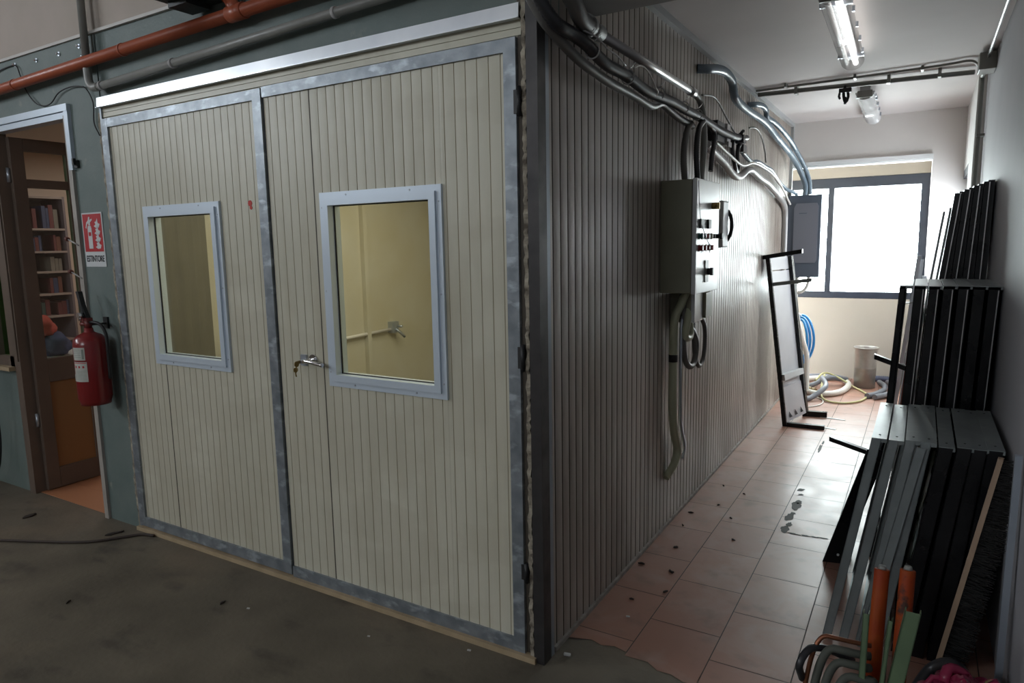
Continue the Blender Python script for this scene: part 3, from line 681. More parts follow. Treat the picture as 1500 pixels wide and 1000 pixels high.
tag(one('riser_conduit', lambda q: cyl(q, (-2.702,-.03,2.55), (-2.702,-.03,4.4), .012, n=14), 'conduit_green'), 'thin olive conduit rising beside the grey riser on the left', 'conduit')
t = thing('overhead_duct', 'dark box duct hanging at the top edge above the doors', 'duct', (-1.75,-.3,2.68))
one('duct_body', lambda q: box(q, -1.80,-1.56,-1.2,-.004,2.715,2.95), 'duct_black', t, .004)
one('duct_flange', lambda q: box(q, -1.815,-1.545,-1.2,-.003,2.70,2.715), 'duct_black', t)
one('duct_stub', lambda q: box(q, -1.79,-1.66,-.14,-.02,2.675,2.70), 'duct_black', t)
for i, (x, z) in enumerate(((-3.504,2.705),(-3.257,2.695),(-3.01,2.692),(-2.80,2.70),(-2.765,2.64))):
    t = thing('anchor_bolt', '%s small steel anchor bolt along the top edge of the green wall' % ['leftmost','second','third','fourth','rightmost'][i], 'bolt', (x,0,z), 'anchor bolts along the green wall')
    one('washer', lambda q: cyl(q, (x,0,z),(x,-.003,z),.012,n=14), 'alu_grey', t); one('nut', lambda q: cyl(q, (x,-.003,z),(x,-.016,z),.006,n=6), 'chrome', t)
tag(one('wall_cable', lambda q: (tube(q, [(-3.80,-.01,2.68),(-3.62,-.008,2.70),(-3.48,-.01,2.695),(-3.44,-.012,2.64),(-3.38,-.015,2.54),(-3.295,-.015,2.463),(-3.208,-.015,2.435),(-3.12,-.015,2.44),(-3.03,-.015,2.485),(-2.912,-.015,2.50),(-2.80,-.015,2.49),(-2.746,-.015,2.47),(-2.700,-.012,2.393),(-2.713,-.010,2.289),(-2.665,-.012,2.22)], .0035, n=6)), 'blackmat'), 'thin black cable drooping across the green wall over the office door', 'cable')
tag(one('hanging_cable', lambda q: tube(q, [(-4.106,-.055,.95),(-4.10,-.06,.80),(-4.115,-.07,.55),(-4.135,-.07,.31),(-4.22,-.07,.12),(-4.38,-.07,.012),(-4.7,-.1,.008)], .007, n=8), 'blackmat'), 'black cable hanging from the office window sill down to the floor', 'cable')
tag(one('floor_cable', lambda q: tube(q, [(-4.6,-1.1,.009),(-3.6,-.68,.009),(-3.192,-.499,.009),(-2.964,-.395,.009),(-2.816,-.325,.009),(-2.70,-.25,.009),(-2.62,-.15,.009),(-2.55,-.065,.009),(-2.469,-.04,.009)], .0075, n=8), mat('dusty_cable', (.05,.035,.028), .7)), 'dark cable lying on the concrete floor in front of the left door', 'cable')

# ------------------------------------------------------------------ control cabinet
t = thing('control_cabinet', 'olive electrical control cabinet with coloured buttons on the ribbed booth wall', 'control cabinet', (0,1.52,1.33))
cab = t
one('cabinet_body', lambda q: box(q, .001, .165, 1.312, 1.745, 1.335, 1.908), 'cabinet', t, .006)
dr_ = one('cabinet_door', lambda q: box(q, .168, .190, 1.308, 1.749, 1.331, 1.912), 'cabface', t, .004)
XF = .190
one('brass_lock', lambda q: (cyl(q, (XF,1.60,1.785), (XF+.022,1.60,1.785), .017, n=16), box(q, XF+.018,XF+.040,1.594,1.606,1.768,1.802), cyl(q,(XF+.022,1.60,1.785),(XF+.035,1.60,1.785),.010)), 'brass', dr_)
for k, y in enumerate((1.355, 1.500)):
    s = one('rocker_switch', lambda q: box(q, XF, XF+.012, y, y+.052, 1.665, 1.712), 'blackmat', dr_, .002); one('bezel', lambda q: box(q, XF, XF+.004, y+.055, y+.085, 1.665, 1.712), 'sign_white', s)
for k, (y, m) in enumerate(((1.345,'green_btn'),(1.395,'green_btn'),(1.465,'red_btn'),(1.525,'cabinet'),(1.575,'blackmat'))):
    one('push_button', lambda q: (cyl(q, (XF,y+.012,1.625), (XF+.006,y+.012,1.625), .016, n=16), cyl(q, (XF+.006,y+.012,1.625), (XF+.024,y+.012,1.625), .012, n=16)), m, dr_)
one('selector_knob', lambda q: (cyl(q, (XF,1.66,1.625), (XF+.03,1.66,1.625), .012, n=14), cyl(q, (XF+.03,1.66,1.625), (XF+.045,1.66,1.625), .017, n=14)), 'blackmat', dr_)
for k, y in enumerate((1.360,1.425,1.495,1.565)):
    one('push_button', lambda q: (cyl(q, (XF,y,1.565), (XF+.006,y,1.565), .017, n=16), cyl(q, (XF+.006,y,1.565), (XF+.022,y,1.565), .013, n=16)), 'red_btn', dr_)
mi_ = one('main_switch_plate', lambda q: box(q, XF, XF+.005, 1.475, 1.535, 1.385, 1.50), 'greypipe', dr_)
one('switch_knob', lambda q: (cyl(q, (XF+.005,1.52,1.44), (XF+.02,1.52,1.44), .018, n=16), box(q, XF+.02,XF+.034,1.510,1.53,1.420,1.460)), 'blackmat', mi_)
one('door_seal', lambda q: box(q, .164,.169,1.315,1.742,1.338,1.905), 'groove_dark', t)
tag(one('thin_wire', lambda q: tube(q, [(XF+.004,1.32,1.90),(XF+.006,1.335,1.78),(XF+.008,1.36,1.70),(XF+.028,1.40,1.61),(XF+.03,1.47,1.57),(XF+.012,1.52,1.54)], .0016, n=5), 'ink'), 'thin black wire trailing over the buttons of the control cabinet', 'wire')
t = thing('junction_box', 'grey junction box mounted just below the control cabinet', 'junction box', (0,1.68,1.15))
one('box_body', lambda q: box(q, .001,.115,1.50,1.80,1.165,1.322), 'cabinet', t, .004); one('box_lid', lambda q: box(q, .115,.135,1.50,1.66,1.165,1.322), 'cabface', t, .003)
one('socket_block', lambda q: (box(q, .115,.15,1.67,1.80,1.175,1.315)), 'cabinet', t, .003)
one('cable_gland', lambda q: (cyl(q, (.06,1.575,1.165),(.06,1.575,1.12),.018,n=14), cyl(q,(.06,1.73,1.165),(.06,1.73,1.13),.013,n=14)), 'greypipe', t)
t = thing('wall_phone', 'slim white wall unit with a black handle behind the control cabinet', 'wall unit', (0,2.5,1.56))
one('unit_body', lambda q: box(q, .001,.040,2.45,2.60,1.555,1.86), 'sign_white', t, .01)
one('black_handle', lambda q: tube(q, [(.03,2.60,1.80),(.052,2.605,1.76),(.06,2.605,1.70),(.052,2.605,1.64),(.03,2.60,1.60)], .012, n=10), 'blackmat', t)

def hose(name, pts, r, m, label, cat='hose', rib=.0012, step=.006, clamp=None, n=10, group=None):
    t = None
    o = one(name, lambda q: tube(q, pts, r, n=n, step=step, rib=rib), m)
    tag(o, label, cat, group); return o
# bundle entering from above the corner
hose('corrugated_hose', [(-.02,-.16,2.75),(.02,-.14,2.55),(.06,-.10,2.40),(.085,-.02,2.325),(.09,.10,2.315),(.10,.20,2.30),(.10,.37,2.27),(.10,.577,2.268),(.10,.814,2.25),(.10,1.0,2.255),(.10,1.19,2.262),(.10,1.42,2.258),(.09,1.65,2.266),(.09,2.08,2.252),(.08,2.45,2.262),(.07,2.70,2.28)], .022, 'hose_black', 'thick black corrugated hose sagging along the booth wall below the silver conduit')
hose('corrugated_hose', [(.10,-.20,2.75),(.12,-.15,2.55),(.13,-.08,2.44),(.13,.02,2.395),(.115,.12,2.365),(.105,.22,2.362)], .028, 'hose_grey', 'stubby grey corrugated hose at the top corner joining the silver conduit')
hose('grey_hose', [(-.05,-.12,2.75),(-.01,-.10,2.50),(.035,-.04,2.36),(.045,.06,2.31),(.045,.25,2.268),(.045,.42,2.25),(.045,.578,2.240),(.045,.80,2.236),(.045,1.0,2.225),(.045,1.077,2.235),(.045,1.18,2.262),(.045,1.30,2.250),(.045,1.45,2.235),(.045,1.70,2.225)], .019, 'hose_grey', 'smooth grey hose sagging lowest along the near part of the booth wall', rib=0, step=.02)
t = thing('silver_conduit', 'straight shiny silver conduit along the top of the booth wall', 'conduit', (.08,1,2.38))
one('conduit_run', lambda q: cyl(q, (.08,.34,2.378),(.08,1.56,2.378),.0195,n=18), 'silver', t)
one('end_sleeve', lambda q: (cyl(q,(.09,.235,2.372),(.08,.36,2.378),.030,n=18), cyl(q,(.10,.19,2.368),(.09,.245,2.373),.037,n=18)), 'hose_grey', t)
one('end_sleeve', lambda q: cyl(q, (.08,1.52,2.378),(.08,1.60,2.378),.023,n=18), 'silver', t)
hose('cable_drop', [(.08,1.60,2.378),(.082,1.70,2.36),(.085,1.76,2.30),(.085,1.79,2.20),(.085,1.79,2.08),(.085,1.765,1.98),(.085,1.75,1.905)], .0175, 'greypipe', 'light-edged grey hose dropping from the silver conduit into the cabinet top', rib=.0008)
hose('cable_drop', [(.05,1.66,2.235),(.055,1.58,2.19),(.055,1.53,2.10),(.055,1.52,2.02),(.055,1.54,1.95),(.055,1.56,1.905)], .017, 'hose_grey', 'outermost left grey hose curving down behind the cabinet drop hoses', rib=.0008)
hose('cable_drop', [(.10,1.72,2.25),(.10,1.64,2.20),(.10,1.60,2.10),(.10,1.61,2.00),(.10,1.64,1.905)], .015, 'hose_black', 'dark inner hose looping down to the cabinet top', rib=.0008)
hose('cable_drop', [(.06,1.80,2.24),(.06,1.88,2.22),(.06,1.91,2.15),(.06,1.88,2.07),(.06,1.84,2.0),(.06,1.83,1.92),(.05,1.83,1.80)], .016, 'hose_grey', 'grey hose dropping just right of the cabinet top', rib=.0008)
hose('cable_drop', [(.09,1.90,2.25),(.09,1.98,2.225),(.09,1.99,2.17),(.09,1.95,2.08),(.09,1.93,2.0)], .014, 'hose_black', 'short dark hose hanging right of the cabinet drop hoses', rib=.0008)
for k, (y, lab) in enumerate(((.25,'nearest'),(.60,'second'),(.98,'third'),(1.36,'fourth'),(1.60,'fifth'))):
    zz = 2.29 if y < .3 else 2.265
    tag(one('cable_tie', lambda q: (tube(q, [(.10+.027*math.cos(a), y, zz+.027*math.sin(a)) for a in [i*PI/6 for i in range(13)]], .003, n=6), tube(q, [(.10,y,zz+.027),(.115,y+.02,zz+.05),(.12,y+.03,zz+.06)], .0018, n=5)), 'hose_light'), '%s pale tie around the black hose counted from the corner' % lab, 'cable tie', 'ties around the black hose')
tag(one('white_wire', lambda q: tube(q, [(.125,.60,2.30),(.135,.66,2.318),(.135,.74,2.31),(.135,.80,2.285),(.132,.85,2.262),(.128,.89,2.255),(.115,.90,2.24)], .0035, n=6), 'hose_white'), 'short white wire looping over the black hose', 'wire')
tag(one('white_wire', lambda q: tube(q, [(.11,.15,2.335),(.13,.22,2.325),(.135,.30,2.305),(.135,.40,2.30),(.13,.50,2.285)], .003, n=6), 'hose_light'), 'thin pale wire resting along the black hose near the corner', 'wire')
tag(one('dark_bracket', lambda q: (box(q, .001,.06,2.18,2.36,2.205,2.325)), 'blackmat'), 'small dark plate under the hoses right of the cabinet', 'bracket')
tag(one('pale_bracket', lambda q: (box(q, .001,.07,2.38,2.46,2.20,2.33), box(q,.07,.08,2.38,2.46,2.19,2.22)), 'hose_light'), 'pale metal bracket beside the small dark plate', 'bracket')
tag(one('clamp_cluster', lambda q: (box(q, .04,.10,2.70,2.78,2.25,2.30), cyl(q,(.07,2.72,2.30),(.09,2.74,2.33),.012,n=10), box(q,.03,.08,2.80,2.90,2.20,2.25), cyl(q,(.06,2.66,2.27),(.10,2.80,2.29),.017,n=10)), 'hose_black'), 'dark clamp cluster where the black hose ends', 'clamp')
hose('s_hose', [(.05,2.62,2.26),(.06,2.56,2.20),(.07,2.55,2.14),(.07,2.62,2.08),(.06,2.70,2.06),(.06,2.74,2.09),(.06,2.71,2.16),(.06,2.73,2.22),(.06,2.78,2.25)], .014, 'hose_black', 'short dark hose bent in a U below the clamp cluster', rib=.0006)
# lower run to the far cabinet
hose('grey_run_hose', [(.05,1.98,2.16),(.05,2.13,2.13),(.05,2.38,2.095),(.05,2.60,2.045),(.05,2.76,2.03),(.05,2.90,2.05),(.05,3.05,2.095),(.05,3.2,2.11),(.05,3.40,2.09),(.05,3.56,2.075),(.05,3.8,2.06),(.05,4.1,2.02),(.05,4.45,1.965),(.04,4.70,1.92),(.03,4.84,1.85),(.03,4.86,1.6),(.03,4.86,1.2),(.03,4.90,.9)], .024, 'hose_light', 'thick light-grey hose snaking from the cabinet to the far wall and down', rib=.001, step=.008)
tag(one('white_conduit', lambda q: tube(q, [(.085,2.05,2.175),(.085,2.4,2.135),(.085,2.75,2.105),(.085,3.1,2.15),(.085,3.45,2.15),(.085,3.8,2.13),(.085,4.2,2.07),(.08,4.55,1.99),(.07,4.85,1.93)], .009, n=10), 'hose_white'), 'thin white conduit lying over the light-grey hose', 'conduit')
hose('dark_run_hose', [(.05,2.82,2.23),(.05,2.95,2.20),(.05,3.2,2.17),(.05,3.42,2.19),(.05,3.7,2.18),(.05,3.98,2.17),(.05,4.35,2.10),(.06,4.66,2.06),(.09,4.92,2.04),(.11,4.96,2.02)], .016, 'hose_blue', 'narrow blue-grey hose running into the top of the far cabinet', rib=.0006)
# upper blue-grey pair
hose('blue_grey_hose', [(.0,1.93,2.578),(.055,1.96,2.575),(.07,2.10,2.60),(.07,2.30,2.62),(.07,2.46,2.60),(.07,2.51,2.55),(.07,2.58,2.51),(.07,2.83,2.494),(.07,3.09,2.495),(.07,3.4,2.50),(.07,3.71,2.485),(.07,4.0,2.45),(.07,4.34,2.42),(.08,4.65,2.38),(.11,4.86,2.30),(.15,4.95,2.2),(.18,4.98,2.1),(.18,4.99,2.018)], .026, 'hose_blue', 'upper blue-grey hose leaving the booth wall and curving down into the far cabinet', rib=.0012)
hose('blue_grey_hose', [(.0,3.25,2.585),(.05,3.28,2.59),(.07,3.42,2.60),(.07,3.56,2.59),(.07,3.62,2.545),(.085,3.80,2.535),(.095,4.1,2.515),(.105,4.5,2.47),(.12,4.78,2.40),(.17,4.92,2.28),(.21,4.98,2.15),(.22,4.99,2.018)], .020, 'hose_blue', 'second blue-grey hose starting further back near the ceiling edge', rib=.001)
tag(one('thin_cable', lambda q: tube(q, [(.006,2.02,2.448),(.03,2.15,2.462),(.03,2.30,2.45),(.03,2.47,2.40),(.04,2.65,2.33),(.05,2.76,2.29)], .006, n=7), 'greypipe'), 'thin cable arching over the booth wall left of the clamp cluster', 'cable')
tag(one('thin_cable', lambda q: tube(q, [(.006,3.30,2.43),(.03,3.40,2.44),(.03,3.55,2.425),(.03,3.68,2.38),(.035,3.76,2.30),(.04,3.79,2.22)], .006, n=7), 'greypipe'), 'thin cable arching down further along the booth wall', 'cable')
# drop below the cabinet
t = thing('drop_conduit', 'olive plastic conduit running down the booth wall below the control cabinet', 'conduit', (.04,1.45,.3))
one('conduit_run', lambda q: tube(q, [(.09,1.50,1.34),(.07,1.46,1.26),(.045,1.44,1.18),(.04,1.44,.97),(.04,1.445,.69),(.04,1.48,.55),(.04,1.54,.44),(.035,1.50,.36),(.01,1.43,.30)], .022, n=14), 'conduit_green', t)
one('black_tape', lambda q: cyl(q, (.04,1.44,.955),(.04,1.44,.995),.0245,n=14), 'blackmat', t)
hose('metal_flex', [(.10,1.56,1.335),(.075,1.52,1.27),(.07,1.49,1.18),(.07,1.475,1.0),(.07,1.48,.8),(.07,1.50,.6),(.07,1.58,.45),(.06,1.57,.38)], .008, 'alu_grey', 'thin ribbed metal flex hanging beside the olive conduit', 'flexible conduit', rib=.0018, step=.005, n=8)
hose('loop_hose', [(.07,1.48,1.335),(.075,1.50,1.20),(.075,1.50,1.06),(.075,1.55,.95),(.075,1.64,.90),(.075,1.73,.92),(.075,1.76,1.02),(.065,1.70,1.10),(.06,1.60,1.15)], .0165, 'hose_grey', 'larger grey hose loop hanging under the junction box', rib=.001)
hose('loop_hose', [(.06,1.73,1.14),(.07,1.73,1.04),(.07,1.76,.94),(.07,1.84,.87),(.07,1.93,.90),(.07,1.96,1.0),(.07,1.94,1.10),(.06,1.88,1.16),(.03,1.86,1.2)], .013, 'hose_grey', 'smaller grey hose loop right of the larger loop', rib=.0008)
hose('short_hose', [(.09,1.52,1.24),(.10,1.50,1.20),(.09,1.49,1.10),(.09,1.53,1.075),(.09,1.585,1.09),(.08,1.60,1.16)], .02, 'conduit_green', 'short thick hose elbow entering the left side of the junction box', rib=0)

# ------------------------------------------------------------------ far cabinet
t = thing('far_cabinet', 'blue-grey wall cabinet at the far end beside the window', 'cabinet', (0.15,5.08,1.23))
one('cabinet_body', lambda q: box(q, .029,.325,5.0,5.16,1.235,2.018), 'farcab', t, .004)
dd = one('cabinet_door', lambda q: poly2(q), 'farcab2', t) if False else None
def fd(q):
    pts = [(.085,1.40),(.11,1.375),(.285,1.375),(.30,1.40),(.30,1.91),(.285,1.94),(.105,1.94),(.085,1.90)]
    poly(q, pts, 4.992, 5.0)
dd = one('cabinet_door', fd, 'farcab2', t)
one('name_strip', lambda q: box(q, .13,.20,4.990,4.992,1.842,1.850), 'farcab', dd)
hose('cabinet_loop_hose', [(.06,5.02,1.24),(.065,5.0,1.16),(.09,4.99,1.10),(.15,4.98,1.085),(.21,4.99,1.12),(.235,5.0,1.18),(.235,5.02,1.24)], .015, 'hose_white', 'pale hose loop hanging under the far cabinet', rib=.0008)
hose('cabinet_drop_cable', [(.13,5.03,1.24),(.125,5.0,1.1),(.12,5.0,.9),(.10,5.02,.74),(.06,5.05,.60),(.05,5.05,.3),(.06,5.0,.02)], .009, 'hose_light', 'thin grey cable hanging from the far cabinet to the floor', rib=0, step=.02)
hose('white_drop_hose', [(.10,5.22,1.24),(.09,5.22,1.0),(.11,5.3,.80),(.15,5.4,.58),(.19,5.45,.42),(.20,5.45,.30),(.205,5.43,.15),(.21,5.4,.03)], .026, 'hose_white', 'thick white hose dropping from the far cabinet behind the leaning frame', rib=.001)
# blue coil on hook
t = thing('blue_hose_coil', 'bright blue hose coil hanging in the far left corner', 'hose coil', (.1,5.6,.8))
for k, (w, h, dy) in enumerate(((.10,.24,0),(.13,.26,.04),(.075,.22,-.04))):
    one('loop', lambda q: tube(q, [(.10+w*math.sin(a), 5.62+dy+.02*math.cos(3*a), .54+h*math.cos(a)) for a in [i*2*PI/20 for i in range(20)]]+[(.10,5.62+dy+.02,.54+h)], .014, n=8), 'blue', t)
one('hook', lambda q: tube(q, [(.10,5.62,.795),(.05,5.62,.84),(.0,5.60,.86)], .01, n=8), 'alu_grey', t)
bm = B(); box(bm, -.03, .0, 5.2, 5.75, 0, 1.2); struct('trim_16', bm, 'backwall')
# bucket / duct piece
t = thing('zinc_duct_piece', 'upright zinc-coated cylinder with rolled rim by the back wall', 'duct piece', (.70,6.1,0))
bc_ = Vector((.705,6.05,0))
one('lower_cylinder', lambda q: lathe(q, bc_, [(0,.002),(.098,.002),(.104,.008),(.106,.21),(.108,.215),(.106,.222),(.106,.235)], n=36), 'bucket', t)
one('upper_cylinder', lambda q: lathe(q, bc_, [(.106,.232),(.112,.42),(.114,.425),(.124,.432),(.124,.440),(.112,.440),(.104,.42),(.100,.06),(0,.06)], n=36), 'bucket', t)
# floor hoses
zf = .03
hose('floor_hose', [(.08,5.85,.03),(.22,5.42,.03),(.38,5.36,.03),(.52,5.55,.03),(.56,5.95,.03),(.46,6.25,.03),(.28,6.25,.03),(.12,6.1,.03),(.05,5.75,.04)], .030, 'hose_white', 'thick white hose curled on the tiles by the back wall', rib=.001, step=.01)
hose('floor_hose', [(.12,6.3,.03),(.30,6.4,.03),(.48,6.3,.032),(.50,6.1,.06),(.36,5.95,.09),(.22,5.80,.03),(.14,5.55,.03),(.10,5.35,.03)], .028, 'hose_dim', 'grey hose curled beneath the white hose', rib=.001, step=.01)
hose('floor_hose', [(.30,6.15,.10),(.33,5.60,.045),(.40,5.18,.018),(.55,5.08,.013),(.72,5.25,.013),(.76,5.6,.013),(.62,5.9,.02),(.44,6.0,.10),(.32,5.9,.15),(.27,5.6,.12)], .010, 'hose_yellow', 'yellow hose looped over the white hose', rib=0)
hose('floor_hose', [(.16,5.02,.028),(.28,5.10,.028),(.40,5.30,.12),(.34,5.55,.16)], .026, 'hose_dim', 'short grey hose end poking out from the heap left of the cylinder', rib=0)
hose('floor_hose', [(.58,6.40,.035),(.80,6.42,.035),(1.05,6.42,.035)], .035, mat('dark_blue_hose', (.05,.06,.10), .35), 'dark hose lying along the back wall behind the cylinder', rib=.002, step=.01)
hose('floor_hose', [(.84,6.25,.03),(.90,6.05,.03),(.90,5.8,.03),(.84,5.58,.03),(.77,5.45,.03)], .027, 'hose_dim', 'left of two short grey hose ends right of the cylinder', rib=.0006)
hose('floor_hose', [(.92,6.30,.03),(.985,6.05,.03),(.98,5.78,.03),(.93,5.58,.03),(.84,5.42,.03)], .027, 'hose_dim', 'right of two short grey hose ends right of the cylinder', rib=.0006)
hose('thin_floor_hose', [(.12,4.75,.008),(.28,4.78,.008),(.40,4.95,.008),(.38,5.2,.008),(.22,5.28,.008),(.08,5.15,.008)], .006, 'hose_white', 'thin white tube looped on the tiles before the hose heap', rib=0)
tag(one('brass_fitting', lambda q: (cyl(q,(.20,5.55,.03),(.27,5.45,.03),.022,n=10), cyl(q,(.22,5.58,.03),(.29,5.52,.03),.018,n=8), cyl(q,(.25,5.45,.055),(.20,5.50,.055),.016,n=8)), mat('old_brass', (.36,.29,.17), .45, .5)), 'old brass hose fittings lying beside the hose heap', 'hose fitting')

# ------------------------------------------------------------------ frame leaning on the booth wall (far left)
def sheet_frame():
    t = thing('shelf_tray', 'light-grey steel tray with black edges and arms leaning on the booth wall', 'steel tray', (.28,4.2,0))
    o = Vector((.215,4.0,.015)); U = Vector((-.185,0,1.435)); V = Vector((.10,.43,0)); u = U.normalized(); N = U.cross(V).normalized()
    if N.x < 0: N = -N
    v = V.normalized()
    one('tray_sheet', lambda q: (obox(q, o+u*.22, U-u*.34, V, N*.004), obox(q, o+u*(U.length-.11), u*.11, V, N*.004)), 'lightsteel', t)
    fl = one('flap', lambda q: (obox(q, o+u*.02+N*.03, u*.30-N*.02, V*.98, N*.004)), 'lightsteel', t)
    for k in range(3): one('slot', lambda q: poly3(q, o+u*.05+N*.036+V*(.15+.28*k), u, v, N), 'ink', fl)
    one('edge_strip', lambda q: (obox(q, o-v*.02, U, v*.02, N*.035)), 'black', t)
    one('edge_strip', lambda q: (obox(q, o+V, U, v*.045, N*.035)), 'black', t)
    one('arm', lambda q: (obox(q, Vector((.21,3.99,.0)), (.33,.02,.0), (0,.045,0), (0,0,.035))), 'black', t, .002)
    one('arm', lambda q: (obox(q, Vector((.31,4.43,.0)), (.20,.03,.0), (0,.045,0), (0,0,.05))), 'black', t, .002)
    one('arm', lambda q: (obox(q, Vector((.0,4.0,1.435)), (.31,.0,.05), (0,.05,0), (0,0,.035))), 'black', t, .002)
    one('arm', lambda q: (obox(q, o+u*1.20, Vector((.33,.0,.045)), (0,.04,0), (0,0,.03))), 'greysteel', t, .002)
    one('cross_block', lambda q: obox(q, o+u*.385+N*.004, V*.95, u*.05, N*.05), 'sign_white', t)
    return t
def poly3(q, o, u, v, n):
    a = [q.verts.new(o+p) for p in (Vector((0,0,0)), v*.05, u*.05)]; b = [q.verts.new(x.co+n*.003) for x in a]
    q.faces.new(a); q.faces.new(b)
    for i in range(3): q.faces.new((a[i],b[i],b[(i+1)%3],a[(i+1)%3]))
sheet_frame()
for k, (x, y, a) in enumerate(((.36,4.12,.15),(.40,4.46,.1))):
    tag(one('loose_strip', lambda q: obox(q, (x,y,.001), (.26,-.06+.02*k,0), (.004,.03,0), (0,0,.004)), 'hose_light'), '%s pale strip lying on the tiles beside a black arm of the leaning tray' % ('nearer','farther')[k], 'strip')

# ------------------------------------------------------------------ stacks of steel frames on the right wall
def uframe(name, label, cat, group, x_top, x_bot, yn, yf, zt, w, legw, mtop, mleg, panel=None, holes=True, yn_b=None, lip=.03, rotz=0):
    t = thing(name, label, cat, ((x_top+x_bot)/2, (yn+yf)/2, 0), group)
    yb = yn if yn_b is None else yn_b
    top = one('top_plate', lambda q: (obox(q, (x_top,yn,zt), (w,0,0), (0,yf-yn,0), (0,0,.003)), obox(q, (x_top,yn,zt-.012), (w,0,0), (0,.003,0), (0,0,.012))), mtop, t)
    if holes:
        one('rivet', lambda q: [cyl(q, (x_top+w*.5,yn+d,zt+.003), (x_top+w*.5,yn+d,zt+.0045), .004, n=8) for d in (.06, yf-yn-.06)], 'ink', top)
    for yy, yyb, s in ((yn, yb, 1), (yf, yf-(yn-yb), -1)):
        def leg(q):
            o = Vector((x_bot, yyb, 0)); U = Vector((x_top-x_bot, yy-yyb, zt))
            obox(q, o, U, (legw,0,0), (0,.003*s,0)); obox(q, o, U, (.003,0,0), (0,lip*s,0))
            obox(q, o+Vector((legw-.003,0,0)), U, (.003,0,0), (0,lip*.5*s,0))
        one('leg', leg, mleg, t)
    if panel:
        one('side_panel', lambda q: obox(q, (x_bot+w*.45, yn+.035, .05), (x_top-x_bot, 0, zt-.07), (0, yf-yn-.07, 0), (.004,0,0)), panel, t)
    one('bottom_bar', lambda q: obox(q, (x_bot+.004, yb+.004, .001), (w*.5,0,0), (0,yf-yn-.008,0), (0,0,.012)), mleg, t)
    return t
ords = ['leftmost','second','third','fourth','fifth','sixth','seventh','eighth','ninth']
xt = [1.040,1.098,1.154,1.205,1.262,1.320,1.366,1.414]
xb = [.905,.965,1.025,1.085,1.15,1.21,1.27,1.33]
for i in range(8):
    gr = i < 4
    uframe('trestle_stand', '%s grey-topped steel trestle in the nearest low stack on the right wall' % (ords[i] if i < 7 else 'rightmost'), 'trestle', 'low stack of steel trestles',
           xt[i], xb[i], .79+random.uniform(-.006,.01), 1.47+random.uniform(-.02,.02), .828+random.uniform(-.004,.004)-(.006 if i in (4,) else 0), .052, .034 if gr else .046, 'greysteel', 'greysteel' if gr else 'black', None if i < 3 else 'black', lip=.03 if gr else .045, yn_b=.73)
# loose grey angle leaning in front of stack
tag(one('loose_angle', lambda q: (obox(q, (1.035,.70,0), (.155,.08,.815), (.032,0,0), (0,.003,0)), obox(q, (1.035,.70,0), (.155,.08,.815), (.003,0,0), (0,.03,0))), 'greysteel'), 'loose grey steel angle leaning askew across the fronts of the low stack', 'steel angle')
# middle stack, black
xt = [1.085,1.146,1.204,1.261,1.318,1.376,1.433]
xb = [1.02,1.09,1.149,1.208,1.267,1.326,1.385]
for i in range(7):
    uframe('trestle_stand', '%s trestle of the middle-height black stack, counted from the corridor side' % ords[i], 'trestle', 'middle stack of black steel trestles',
           xt[i], xb[i], 1.58+random.uniform(-.01,.015), 2.2+random.uniform(-.02,.02), 1.372+random.uniform(-.003,.003), .055, .026 if i < 1 else .046, 'greysteel', 'black', 'black' if i > 1 else None, holes=False, lip=.03)
    if i in (1,2,3,4,6):
        tt = bpy.data.objects['trestle_stand.%03d' % (8+i)]
        one('glint_strip', lambda q: obox(q, (xb[i]+.034,1.565,0), (xt[i]-xb[i],0,1.36), (.004,0,0), (0,-.002,0)), 'silver', tt)  # painted highlight: thin silver strip for the window glint down the leg
# tall stack at the back
for i in range(8):
    xtp = 1.302+i*.0212; xbt = 1.12+i*.044
    t = thing('steel_profile', '%s black profile of the tall stack leaning at the back of the right wall' % ords[i], 'steel profile', (xbt,2.6,0), 'tall stack of black profiles')
    zt = 1.83+i*.009
    def prof(q):
        U = Vector((xtp-xbt, 0, zt)); o = Vector((xbt, 2.35+.03*(i%2), 0))
        obox(q, o, U, (.030,0,0), (0,.003,0)); obox(q, o, U, (.003,0,0), (0,.32,0)); obox(q, o+Vector((.0,.32,0)), U, (.03,0,0), (0,.003,0))
    one('web', prof, 'black', t)
    if i % 2 == 0: one('glint_strip', lambda q: obox(q, (xbt+.024,2.348+.03*(i%2),0), (xtp-xbt,0,zt), (.005,0,0), (0,-.002,0)), 'silver', t)  # window glint on the profile, put in as a silver strip
    one('end_cap', lambda q: obox(q, (xtp,2.35+.03*(i%2),zt), (.032,0,.001), (0,.32,0), (0,0,.003)), 'black' if i else 'lightsteel', t)
for i in range(2):
    tag(one('thin_profile', lambda q: obox(q, (1.06+.03*i,2.45,0), (.195,0,1.74+.02*i), (.012,0,0), (0,.02,0)), 'greysteel'), '%s thin grey bar beside the tall black stack' % ('left','right')[i], 'steel bar')
